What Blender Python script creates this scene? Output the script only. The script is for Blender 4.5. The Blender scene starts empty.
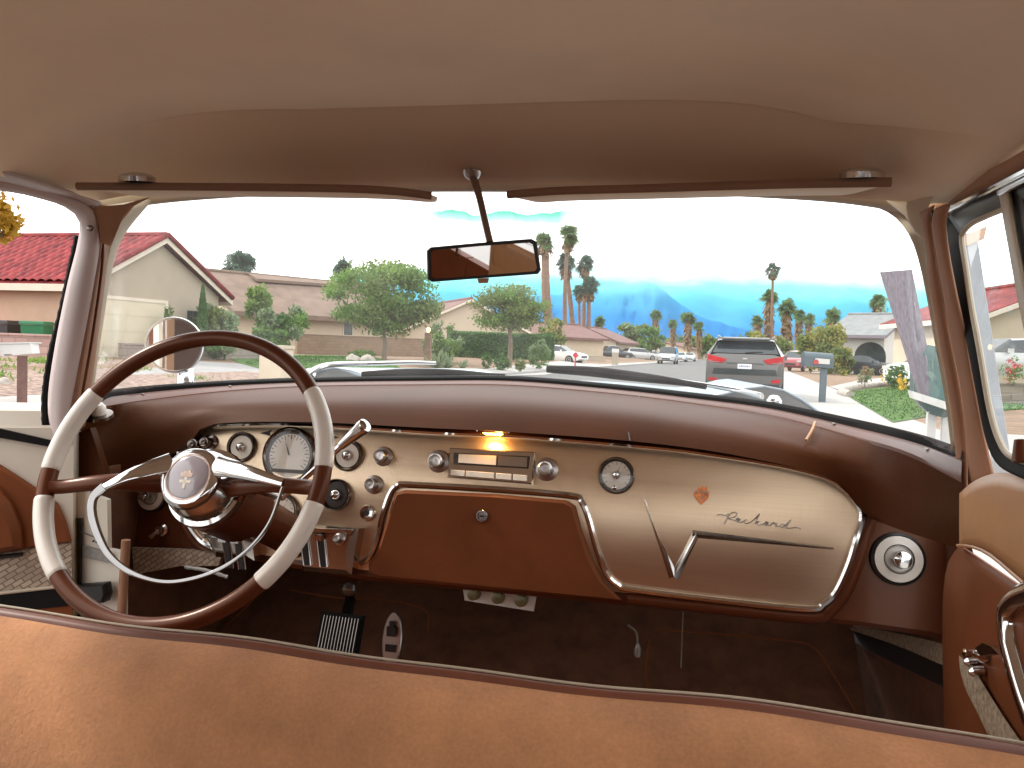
import bpy, bmesh, math, random
from mathutils import Vector as V, Matrix, Euler
rnd = random.Random(7)
sc = bpy.context.scene
COL = sc.collection
R_ = math.radians
# ------------------------------------------------------------------ camera
CAMZ = 1.18
FPX = 804.0
camd = bpy.data.cameras.new('camera')
cam = bpy.data.objects.new('camera', camd); COL.objects.link(cam)
CR = Matrix.Rotation(R_(11.8), 3, 'Z') @ Matrix.Rotation(R_(90 - 2.56), 3, 'X') @ Matrix.Rotation(R_(2.0), 3, 'Z')
cam.matrix_world = Matrix.Translation((0, 0, CAMZ)) @ CR.to_4x4()
camd.sensor_width = 36.0
camd.lens = 36.0 * FPX / 1024.0
camd.clip_start = 0.02; camd.clip_end = 30000
sc.camera = cam
CO = V((0, 0, CAMZ))
def ray(px, py): return CR @ V(((px - 512) / FPX, -(py - 384) / FPX, -1.0))
def P(px, py, Y): d = ray(px, py); return CO + d * (Y / d.y)          # point on the upright plane y = Y
def PX(px, py, X): d = ray(px, py); return CO + d * (X / d.x)         # point on the side plane x = X
def at(px, py, dep): return CO + ray(px, py) * dep                    # point at a distance down the street
def G(px, py, z=0.0): d = ray(px, py); return CO + d * ((z - CAMZ) / d.z)
def plane(px, py, p0, n): d = ray(px, py); return CO + d * ((p0 - CO).dot(n) / d.dot(n))

# ------------------------------------------------------------------ materials
def newmat(name):
    m = bpy.data.materials.new(name); m.use_nodes = True
    nt = m.node_tree; b = nt.nodes['Principled BSDF']
    return m, nt, b
def N(nt, t, **kw):
    n = nt.nodes.new(t)
    for k, v in kw.items():
        if k in n.inputs.keys(): n.inputs[k].default_value = v
        else: setattr(n, k, v)
    return n
def c4(c): return (c[0], c[1], c[2], 1.0)
def mat(name, col, rough=0.6, metal=0.0, var=0.12, scale=8.0, bump=0.0, bscale=60.0, col2=None, coat=0.0, spec=0.5, bdist=0.002, emit=None, estr=0.0, sheen=0.0):
    m, nt, b = newmat(name)
    b.inputs['Roughness'].default_value = rough
    b.inputs['Metallic'].default_value = metal
    b.inputs['Specular IOR Level'].default_value = spec
    b.inputs['Coat Weight'].default_value = coat
    b.inputs['Coat Roughness'].default_value = 0.12
    b.inputs['Sheen Weight'].default_value = sheen
    tc = N(nt, 'ShaderNodeTexCoord')
    n1 = N(nt, 'ShaderNodeTexNoise', Scale=scale, Detail=5.0, Roughness=0.6)
    nt.links.new(tc.outputs['Object'], n1.inputs['Vector'])
    rp = N(nt, 'ShaderNodeValToRGB')
    a = [max(0, x * (1 - var)) for x in col]; z = [x * (1 + var) for x in (col2 or col)]
    rp.color_ramp.elements[0].color = c4(a); rp.color_ramp.elements[0].position = 0.3
    rp.color_ramp.elements[1].color = c4(z); rp.color_ramp.elements[1].position = 0.7
    nt.links.new(n1.outputs['Fac'], rp.inputs['Fac'])
    nt.links.new(rp.outputs['Color'], b.inputs['Base Color'])
    if bump > 0:
        n2 = N(nt, 'ShaderNodeTexNoise', Scale=bscale, Detail=4.0, Roughness=0.65)
        nt.links.new(tc.outputs['Object'], n2.inputs['Vector'])
        bp = N(nt, 'ShaderNodeBump', Strength=bump, Distance=bdist)
        nt.links.new(n2.outputs['Fac'], bp.inputs['Height'])
        nt.links.new(bp.outputs['Normal'], b.inputs['Normal'])
    if emit:
        b.inputs['Emission Color'].default_value = c4(emit); b.inputs['Emission Strength'].default_value = estr
    return m
M = {}
M['pad'] = mat('brown_padded_vinyl', (.056, .0155, .0044), .46, bump=.3, bscale=200, var=.2, scale=5, bdist=.001, spec=.14)
M['brown'] = mat('brown_gloss_paint', (.095, .025, .010), .34, var=.08, coat=.08, spec=.3)
M['brown2'] = mat('brown_leather', (.185, .056, .021), .46, bump=.22, bscale=260, var=.14, bdist=.001, spec=.25)
M['darkbrown'] = mat('dark_brown_carpet', (.125, .048, .021), .95, bump=.6, bscale=500, var=.3, scale=20)
M['mat_brown'] = mat('brown_floor_mat', (.036, .012, .006), .9, bump=.5, bscale=400, var=.2)
M['trimbrown'] = mat('brown_pillar_vinyl', (.31, .160, .095), .7, bump=.25, bscale=200, var=.12, bdist=.001, spec=.2)
M['tanvinyl'] = mat('tan_gold_vinyl', (.46, .24, .11), .42, bump=.15, bscale=200, var=.1, bdist=.001)
M['liner'] = mat('tan_headliner_cloth', (.93, .785, .60), .95, bump=.35, bscale=700, var=.05, scale=5, sheen=.1, bdist=.001)
M['coveshaded'] = mat('shaded_header_cloth', (.50, .355, .255), .95, bump=.25, bscale=700, var=.06, scale=5, sheen=.1, bdist=.001)  # liner cloth with the cove's shade put into its colour
def cove_shade_mix(m):  # darkens the liner colour by the painted shade of the front cove
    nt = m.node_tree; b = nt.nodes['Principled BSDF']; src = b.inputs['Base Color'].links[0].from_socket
    at_ = N(nt, 'ShaderNodeAttribute', attribute_name='cove_shade'); mx = N(nt, 'ShaderNodeMixRGB'); mx.inputs['Color2'].default_value = (.50, .345, .24, 1)
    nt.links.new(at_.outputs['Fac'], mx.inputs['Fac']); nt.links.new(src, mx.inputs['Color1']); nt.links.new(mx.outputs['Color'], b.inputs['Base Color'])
cove_shade_mix(M['liner'])
M['railcloth'] = mat('tan_rail_vinyl', (.40, .235, .145), .7, bump=.25, bscale=200, var=.1, bdist=.001, spec=.2)
M['binding'] = mat('visor_binding', (.22, .125, .08), .7, var=.08, spec=.2)
M['mauve'] = mat('pale_mauve_paint', (.52, .43, .41), .35, var=.04)
M['cream'] = mat('cream_paint', (.66, .60, .50), .35, var=.05)
M['creamtrim'] = mat('cream_trim', (.50, .42, .31), .45, var=.06)
M['grip'] = mat('ivory_plastic', (.74, .68, .60), .30, var=.05, scale=25, coat=.3)
M['chrome'] = mat('chrome', (.64, .63, .62), .10, 1.0, var=.03, scale=30)
M['horn'] = mat('dulled_chrome', (.25, .24, .235), .10, 1.0, var=.05, scale=30)
M['podchrome'] = mat('pod_chrome', (.50, .465, .43), .13, 1.0, var=.08, scale=40)
M['steel'] = mat('worn_steel', (.45, .42, .40), .28, 1.0, var=.1, scale=40)
M['darkchrome'] = mat('dark_chrome', (.20, .17, .15), .2, 1.0, var=.1, scale=40)
M['mirror'] = mat('mirror_glass', (.80, .80, .82), .015, 1.0, var=.0)
M['rubber'] = mat('black_rubber', (.010, .009, .009), .7, var=.2, bump=.1, spec=.12)
M['black'] = mat('black_plastic', (.014, .012, .011), .4, var=.2)
M['dial'] = mat('ivory_dial', (.82, .74, .62), .45, var=.05, scale=50)
M['dialdark'] = mat('dark_dial_well', (.05, .038, .03), .45, var=.1)
M['amber'] = mat('amber_lens_lit', (.9, .45, .08), .3, emit=(1.0, .42, .07), estr=22)
M['crest'] = mat('orange_enamel', (.80, .24, .03), .3, var=.5, scale=160, coat=.4)
M['hubdisc'] = mat('clear_lilac_disc', (.33, .29, .31), .12, var=.08, coat=.8)
M['goldrelief'] = mat('gold_relief', (.46, .34, .28), .35, .6, var=.3, scale=120)
M['brass'] = mat('brass_strip', (.55, .40, .18), .3, .8, var=.1)
M['plate'] = mat('grey_label_plate', (.25, .23, .21), .4, .5, var=.25, scale=120)
M['white_panel'] = mat('white_switch_plate', (.66, .64, .58), .4, var=.08, scale=60)
M['green_knob'] = mat('olive_knob', (.17, .16, .08), .35, .4, var=.2, scale=80)
for k_ in ('pad', 'brown', 'brown2'):
    M[k_].node_tree.nodes['Principled BSDF'].inputs['Specular Tint'].default_value = (1.0, .70, .50, 1)
# seat cloth: fine mottled nap
M['seat'] = mat('tan_seat_cloth', (.53, .250, .112), .9, bump=.34, bscale=190, var=.22, scale=11, sheen=.15, bdist=.0022)
def nap(m):
    nt = m.node_tree; b = nt.nodes['Principled BSDF']; tc = nt.nodes['Texture Coordinate']
    n = N(nt, 'ShaderNodeTexNoise', Scale=26.0, Detail=8.0, Roughness=.7); nt.links.new(tc.outputs['Object'], n.inputs['Vector'])
    bp2 = N(nt, 'ShaderNodeBump', Strength=.22, Distance=.006); nt.links.new(n.outputs['Fac'], bp2.inputs['Height'])
    old = b.inputs['Normal'].links[0].from_node; nt.links.new(bp2.outputs['Normal'], old.inputs['Normal'])
    src = b.inputs['Base Color'].links[0].from_socket; n3 = N(nt, 'ShaderNodeTexNoise', Scale=330.0, Detail=3.0); nt.links.new(tc.outputs['Object'], n3.inputs['Vector'])
    mr = N(nt, 'ShaderNodeMapRange'); mr.inputs['From Min'].default_value = .3; mr.inputs['From Max'].default_value = .7; mr.inputs['To Min'].default_value = .90; mr.inputs['To Max'].default_value = 1.07
    nt.links.new(n3.outputs['Fac'], mr.inputs['Value']); mx = N(nt, 'ShaderNodeMixRGB', blend_type='MULTIPLY', Fac=1.0)
    nt.links.new(src, mx.inputs['Color1']); nt.links.new(mr.outputs['Result'], mx.inputs['Color2']); nt.links.new(mx.outputs['Color'], b.inputs['Base Color'])
nap(M['seat'])
M['piping'] = mat('brown_piping', (.17, .055, .03), .45, var=.1, scale=30)
def brushed():
    m, nt, b = newmat('ribbed_gold_metal')
    b.inputs['Metallic'].default_value = .93
    b.inputs['Roughness'].default_value = .33
    b.inputs['Anisotropic'].default_value = .4
    tc = N(nt, 'ShaderNodeTexCoord'); mp = N(nt, 'ShaderNodeMapping')
    nt.links.new(tc.outputs['Object'], mp.inputs['Vector'])
    w = N(nt, 'ShaderNodeTexWave', wave_type='BANDS', bands_direction='X', Scale=115.0, Distortion=0.0)
    nt.links.new(mp.outputs['Vector'], w.inputs['Vector'])
    mp2 = N(nt, 'ShaderNodeMapping'); mp2.inputs['Scale'].default_value = (6, 6, 420)
    nt.links.new(tc.outputs['Object'], mp2.inputs['Vector'])
    n1 = N(nt, 'ShaderNodeTexNoise', Scale=1.0, Detail=3.0); nt.links.new(mp2.outputs['Vector'], n1.inputs['Vector'])
    n2 = N(nt, 'ShaderNodeTexNoise', Scale=7.0, Detail=4.0); nt.links.new(tc.outputs['Object'], n2.inputs['Vector'])
    rp = N(nt, 'ShaderNodeValToRGB')
    rp.color_ramp.elements[0].color = (.60, .45, .31, 1); rp.color_ramp.elements[1].color = (.84, .67, .48, 1)
    mx = N(nt, 'ShaderNodeMath', operation='ADD'); mx.inputs[1].default_value = 0
    ml = N(nt, 'ShaderNodeMath', operation='MULTIPLY'); ml.inputs[1].default_value = .5
    nt.links.new(n1.outputs['Fac'], mx.inputs[0]); nt.links.new(n2.outputs['Fac'], mx.inputs[1])
    nt.links.new(mx.outputs[0], ml.inputs[0]); nt.links.new(ml.outputs[0], rp.inputs['Fac'])
    nt.links.new(rp.outputs['Color'], b.inputs['Base Color'])
    ad = N(nt, 'ShaderNodeMath', operation='MULTIPLY_ADD'); ad.inputs[1].default_value = .25
    nt.links.new(n1.outputs['Fac'], ad.inputs[0]); nt.links.new(w.outputs['Fac'], ad.inputs[2])
    bp = N(nt, 'ShaderNodeBump', Strength=.22, Distance=.0006)
    nt.links.new(ad.outputs[0], bp.inputs['Height']); nt.links.new(bp.outputs['Normal'], b.inputs['Normal'])
    return m
M['gold'] = brushed()
def weave():
    m, nt, b = newmat('basket_weave_cloth')
    b.inputs['Roughness'].default_value = .8
    tc = N(nt, 'ShaderNodeTexCoord')
    br = N(nt, 'ShaderNodeTexBrick', Scale=30.0); br.inputs['Mortar Size'].default_value = .03
    br.inputs['Color1'].default_value = (.50, .40, .30, 1); br.inputs['Color2'].default_value = (.34, .26, .19, 1); br.inputs['Mortar'].default_value = (.20, .14, .10, 1)
    mp = N(nt, 'ShaderNodeMapping'); mp.inputs['Rotation'].default_value = (R_(90), 0, R_(35))
    nt.links.new(tc.outputs['Object'], mp.inputs['Vector']); nt.links.new(mp.outputs['Vector'], br.inputs['Vector'])
    nt.links.new(br.outputs['Color'], b.inputs['Base Color'])
    bp = N(nt, 'ShaderNodeBump', Strength=.4, Distance=.002); nt.links.new(br.outputs['Fac'], bp.inputs['Height']); bp.invert = True
    nt.links.new(bp.outputs['Normal'], b.inputs['Normal'])
    return m
M['weave'] = weave()
def glass(name, tint=(.96, .98, .98), dust=.028):
    m = bpy.data.materials.new(name); m.use_nodes = True; nt = m.node_tree
    nt.nodes.remove(nt.nodes['Principled BSDF']); out = nt.nodes['Material Output']
    tr = N(nt, 'ShaderNodeBsdfTransparent'); tr.inputs['Color'].default_value = c4(tint)
    gl = N(nt, 'ShaderNodeBsdfGlossy', Roughness=.01); gl.inputs['Color'].default_value = (1, 1, 1, 1)
    lw = N(nt, 'ShaderNodeFresnel', IOR=1.4)
    geo = N(nt, 'ShaderNodeNewGeometry'); io = N(nt, 'ShaderNodeMapRange'); io.inputs['To Min'].default_value = 1.42; io.inputs['To Max'].default_value = 1 / 1.42
    nt.links.new(geo.outputs['Backfacing'], io.inputs['Value']); nt.links.new(io.outputs['Result'], lw.inputs['IOR'])
    mxf = N(nt, 'ShaderNodeMath', operation='MULTIPLY'); mxf.inputs[1].default_value = .7
    nt.links.new(lw.outputs[0], mxf.inputs[0])
    mx = N(nt, 'ShaderNodeMixShader'); nt.links.new(mxf.outputs[0], mx.inputs[0])
    nt.links.new(tr.outputs[0], mx.inputs[1]); nt.links.new(gl.outputs[0], mx.inputs[2])
    df = N(nt, 'ShaderNodeBsdfTranslucent'); df.inputs['Color'].default_value = (.9, .88, .85, 1)
    tc = N(nt, 'ShaderNodeTexCoord'); ns = N(nt, 'ShaderNodeTexNoise', Scale=9.0, Detail=6.0)
    nt.links.new(tc.outputs['Object'], ns.inputs['Vector'])
    mr = N(nt, 'ShaderNodeMath', operation='MULTIPLY'); mr.inputs[1].default_value = dust * 2
    nt.links.new(ns.outputs['Fac'], mr.inputs[0])
    m2 = N(nt, 'ShaderNodeMixShader'); nt.links.new(mr.outputs[0], m2.inputs[0])
    nt.links.new(mx.outputs[0], m2.inputs[1]); nt.links.new(df.outputs[0], m2.inputs[2])
    nt.links.new(m2.outputs[0], out.inputs['Surface'])
    return m
M['glass'] = glass('windshield_glass')
M['glass2'] = glass('side_glass', (.93, .96, .96), .02)
M['lens'] = glass('dial_lens', (.97, .97, .97), .0)
# ---- street materials
M['asphalt'] = mat('asphalt', (.112, .110, .106), .9, var=.18, scale=1.3, bump=.5, bscale=60, bdist=.01)
M['concrete'] = mat('concrete', (.27, .262, .255), .85, var=.12, scale=1.2, bump=.3, bscale=50, bdist=.006)
M['walk'] = mat('pale_concrete', (.33, .315, .295), .85, var=.08, scale=1.0, bump=.3, bscale=50, bdist=.006)
M['gravel'] = mat('pink_gravel', (.19, .115, .09), .95, var=.5, scale=9, bump=1.0, bscale=30, col2=(.29, .21, .17), bdist=.03)
M['earth'] = mat('brown_earth', (.21, .135, .085), .95, var=.3, scale=3, bump=.8, bscale=25, bdist=.03)
M['ground'] = mat('desert_ground', (.24, .19, .14), .95, var=.25, scale=.5, bump=.8, bscale=12, bdist=.03)
M['lawn'] = mat('lawn_green', (.046, .135, .010), .95, var=.3, scale=2.2, bump=1.0, bscale=70, col2=(.062, .140, .018), bdist=.03)
M['stucco'] = mat('tan_stucco', (.37, .31, .235), .9, var=.05, scale=2, bump=.4, bscale=30, bdist=.01)
M['stuccosunpink'] = mat('sunlit_pink_stucco', (.55, .36, .26), .9, var=.05, scale=2, bump=.4, bscale=30, bdist=.01)  # sunlit warmth put into the colour; same stucco as the tan gable
M['creamwall'] = mat('cream_stucco', (.52, .43, .32), .9, var=.05, scale=2, bump=.3, bscale=30, bdist=.01)
M['addedbluewall'] = mat('added_house_blue_grey_stucco', (.26, .30, .34), .9, var=.06, scale=2, bump=.3, bscale=30, bdist=.01)
M['whitewall'] = mat('white_stucco', (.52, .50, .46), .9, var=.05, scale=2, bump=.3, bscale=30, bdist=.01)
M['garage'] = mat('cream_garage_door', (.56, .49, .36), .6, var=.05, scale=3)
M['fascia'] = mat('pale_fascia', (.62, .54, .44), .7, var=.08, scale=3)
M['tile'] = mat('red_clay_tile', (.120, .010, .014), .75, var=.4, scale=2.2, bump=.3, bscale=30, col2=(.19, .024, .025), spec=.2, bdist=.01)
M['tile2'] = mat('terracotta_tile', (.26, .095, .055), .8, var=.35, scale=2.4, bump=.3, bscale=30, bdist=.01)
M['pinkroof'] = mat('pink_shingle', (.165, .088, .078), .9, var=.18, scale=1.6, bump=.4, bscale=18, bdist=.02)
M['brownroof'] = mat('brown_shingle', (.17, .115, .085), .9, var=.22, scale=1.6, bump=.4, bscale=18, bdist=.02)
M['greyroof'] = mat('grey_shingle', (.19, .20, .20), .9, var=.15, scale=1.6, bump=.4, bscale=18, bdist=.02)
M['windowdark'] = mat('dark_window', (.025, .035, .035), .12, var=.3, scale=2)
def brick(name, c1, c2, mo, scale):
    m, nt, b = newmat(name); b.inputs['Roughness'].default_value = .9
    tc = N(nt, 'ShaderNodeTexCoord'); sp = N(nt, 'ShaderNodeSeparateXYZ'); cb = N(nt, 'ShaderNodeCombineXYZ')
    nt.links.new(tc.outputs['Object'], sp.inputs[0])
    ad = N(nt, 'ShaderNodeMath', operation='ADD'); nt.links.new(sp.outputs[0], ad.inputs[0]); nt.links.new(sp.outputs[1], ad.inputs[1])
    nt.links.new(ad.outputs[0], cb.inputs[0]); nt.links.new(sp.outputs[2], cb.inputs[1])
    br = N(nt, 'ShaderNodeTexBrick', Scale=scale); br.inputs['Mortar Size'].default_value = .02
    br.inputs['Color1'].default_value = c4(c1); br.inputs['Color2'].default_value = c4(c2); br.inputs['Mortar'].default_value = c4(mo)
    nt.links.new(cb.outputs[0], br.inputs['Vector']); nt.links.new(br.outputs['Color'], b.inputs['Base Color'])
    bp = N(nt, 'ShaderNodeBump', Strength=.5, Distance=.01); bp.invert = True
    nt.links.new(br.outputs['Fac'], bp.inputs['Height']); nt.links.new(bp.outputs['Normal'], b.inputs['Normal'])
    return m
M['pinkblock'] = brick('pink_block', (.40, .26, .23), (.33, .21, .18), (.26, .18, .16), 1.25)
M['greyblock'] = brick('greyish_block', (.26, .22, .18), (.22, .18, .15), (.18, .15, .13), 1.25)
M['brownbrick'] = brick('brown_brick', (.30, .20, .13), (.24, .155, .10), (.20, .15, .11), 1.6)
def leafmat(name, c1, c2, sc_=.8):
    m, nt, b = newmat(name); b.inputs['Roughness'].default_value = .6
    b.inputs['Specular IOR Level'].default_value = .3
    tc = N(nt, 'ShaderNodeTexCoord'); n1 = N(nt, 'ShaderNodeTexNoise', Scale=sc_, Detail=6.0, Roughness=.75)
    nt.links.new(tc.outputs['Object'], n1.inputs['Vector'])
    rp = N(nt, 'ShaderNodeValToRGB'); rp.color_ramp.elements[0].position = .35; rp.color_ramp.elements[1].position = .68
    rp.color_ramp.elements[0].color = c4(c1); rp.color_ramp.elements[1].color = c4(c2)
    nt.links.new(n1.outputs['Fac'], rp.inputs['Fac']); nt.links.new(rp.outputs['Color'], b.inputs['Base Color'])
    tl = N(nt, 'ShaderNodeBsdfTranslucent'); nt.links.new(rp.outputs['Color'], tl.inputs['Color'])
    mx = N(nt, 'ShaderNodeMixShader', Fac=.42); out = nt.nodes['Material Output']
    nt.links.new(b.outputs[0], mx.inputs[1]); nt.links.new(tl.outputs[0], mx.inputs[2]); nt.links.new(mx.outputs[0], out.inputs['Surface'])
    return m
M['leaf'] = leafmat('green_leaves', (0.076, 0.150, 0.034), (0.198, 0.336, 0.076))
M['leafolive'] = leafmat('olive_leaves', (0.094, 0.136, 0.038), (0.232, 0.295, 0.094))
M['leafbright'] = leafmat('bright_leaves', (0.109, 0.189, 0.043), (0.246, 0.362, 0.087))
M['leafdark'] = leafmat('dark_leaves', (0.045, 0.110, 0.032), (0.115, 0.226, 0.060))
M['leafgrey'] = leafmat('greygreen_leaves', (0.145, 0.203, 0.109), (0.319, 0.405, 0.232))
M['leafyellow'] = leafmat('yellow_green_leaves', (0.176, 0.182, 0.042), (0.383, 0.365, 0.096))
M['leaforange'] = leafmat('orange_leaves', (.30, .15, .012), (.50, .30, .03), 3.0)
M['palm'] = leafmat('palm_fronds', (0.072, 0.128, 0.045), (0.174, 0.254, 0.091))
M['palmteal'] = leafmat('palm_fronds_dark', (0.043, 0.087, 0.065), (0.102, 0.160, 0.109))
M['palmdead'] = leafmat('dead_fronds', (0.189, 0.123, 0.065), (0.348, 0.246, 0.131))
M['trunk'] = mat('palm_trunk', (.20, .125, .085), .95, var=.25, scale=3, bump=.8, bscale=20, bdist=.03)
M['bark'] = mat('tree_bark', (.19, .145, .105), .95, var=.25, scale=6, bump=.8, bscale=30, bdist=.02)
M['rock'] = mat('grey_boulder', (.36, .32, .28), .9, var=.2, scale=4, bump=.6, bscale=12, bdist=.03)
M['postwood'] = mat('brown_post_wood', (.155, .085, .070), .85, var=.2, scale=12, bump=.4)
M['whitebox'] = mat('white_metal_box', (.60, .585, .56), .5, var=.04)
M['bluegrey'] = mat('blue_grey_metal', (.075, .105, .125), .5, var=.12, scale=9)
M['redflag'] = mat('red_flag_paint', (.45, .05, .05), .5)
M['greenbin'] = mat('green_plastic', (.018, .150, .060), .5, var=.1)
M['boxgreen'] = mat('dark_green_enamel', (.030, .085, .075), .35, var=.15, scale=6)
M['darkbin'] = mat('dark_plastic', (.05, .04, .04), .6, var=.1)
M['redpaint'] = mat('red_sign_paint', (.50, .03, .04), .5, var=.1)
def wood():
    m, nt, b = newmat('weathered_board'); b.inputs['Roughness'].default_value = .85
    tc = N(nt, 'ShaderNodeTexCoord'); mp = N(nt, 'ShaderNodeMapping'); mp.inputs['Scale'].default_value = (120, 120, 1.6); mp.inputs['Rotation'].default_value = (0, R_(8), 0)
    nt.links.new(tc.outputs['Object'], mp.inputs['Vector'])
    n1 = N(nt, 'ShaderNodeTexNoise', Scale=1.0, Detail=5.0); nt.links.new(mp.outputs['Vector'], n1.inputs['Vector'])
    rp = N(nt, 'ShaderNodeValToRGB'); rp.color_ramp.elements[0].position = .3; rp.color_ramp.elements[1].position = .75
    rp.color_ramp.elements[0].color = (.135, .115, .135, 1); rp.color_ramp.elements[1].color = (.24, .21, .235, 1)
    nt.links.new(n1.outputs['Fac'], rp.inputs['Fac']); nt.links.new(rp.outputs['Color'], b.inputs['Base Color'])
    bp = N(nt, 'ShaderNodeBump', Strength=.4, Distance=.003); nt.links.new(n1.outputs['Fac'], bp.inputs['Height']); nt.links.new(bp.outputs['Normal'], b.inputs['Normal'])
    return m
M['board'] = wood()
M['paleboard'] = mat('pale_painted_board', (.30, .31, .33), .7, var=.08, scale=9)
M['carglass'] = mat('dark_car_glass', (.022, .030, .034), .08, var=.3, scale=1.5, spec=.6)
M['tyre'] = mat('tyre_rubber', (.018, .017, .017), .85, var=.15)
M['alloy'] = mat('alloy_wheel', (.50, .50, .50), .3, .9, var=.05)
M['taillight'] = mat('red_tail_lamp', (.42, .006, .010), .35, coat=.0, spec=.25, var=.3, scale=14)
M['headlight'] = mat('clear_head_lamp', (.70, .70, .70), .15, .4, var=.1, scale=9)
M['numberplate'] = mat('white_number_plate', (.72, .74, .76), .5, var=.04)
M['plateink'] = mat('plate_ink', (.16, .18, .26), .6, var=.1)
def carpaint(name, c): return mat(name, c, .28, .0, var=.04, scale=2, coat=.7)
M['pgrey'] = mat('warm_grey_metallic', (.105, .10, .094), .32, .35, var=.05, scale=2, coat=.6)
M['pwhite'] = carpaint('white_car_paint', (.72, .72, .70))
M['psilver'] = mat('silver_car_paint', (.48, .49, .49), .3, .3, var=.04, scale=2, coat=.6)
M['pdark'] = carpaint('dark_car_paint', (.030, .036, .045))
M['pred'] = carpaint('red_car_paint', (.26, .016, .022))
M['pblue'] = carpaint('pale_blue_car_paint', (.42, .52, .60))
M['bodywhite'] = carpaint('pale_blue_white_body', (.36, .41, .45))
M['lampglow'] = mat('warm_lantern_glow', (.9, .6, .3), .4, emit=(1.0, .55, .2), estr=9)
M['flower'] = mat('yellow_flowers', (.75, .50, .03), .6, var=.2, scale=6)
M['redflower'] = mat('red_flowers', (.50, .06, .07), .6, var=.2, scale=6)

# ------------------------------------------------------------------ mesh helpers
def catmull(pts, n, closed=False):
    pts = [V(p) for p in pts]; out = []; k = len(pts)
    if k == 2: return [pts[0].lerp(pts[1], i / (n - 1)) for i in range(n)]
    segs = k if closed else k - 1
    # parameterise by chord length
    L = [(pts[(i + 1) % k] - pts[i]).length for i in range(segs)]; T = sum(L)
    for j in range(n):
        t = T * j / (n if closed else n - 1); i = 0
        while i < segs - 1 and t > L[i]: t -= L[i]; i += 1
        u = min(1, t / max(L[i], 1e-9))
        p1, p2 = pts[i], pts[(i + 1) % k]
        p0 = pts[i - 1] if (closed or i > 0) else p1 * 2 - p2
        p3 = pts[(i + 2) % k] if (closed or i + 2 < k) else p2 * 2 - p1
        out.append(.5 * ((2 * p1) + (p2 - p0) * u + (2 * p0 - 5 * p1 + 4 * p2 - p3) * u * u + (3 * p1 - 3 * p2 + p3 - p0) * u ** 3))
    return out
def frame(axis):
    z = V(axis).normalized(); x = z.orthogonal().normalized(); y = z.cross(x); return x, y, z
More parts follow.
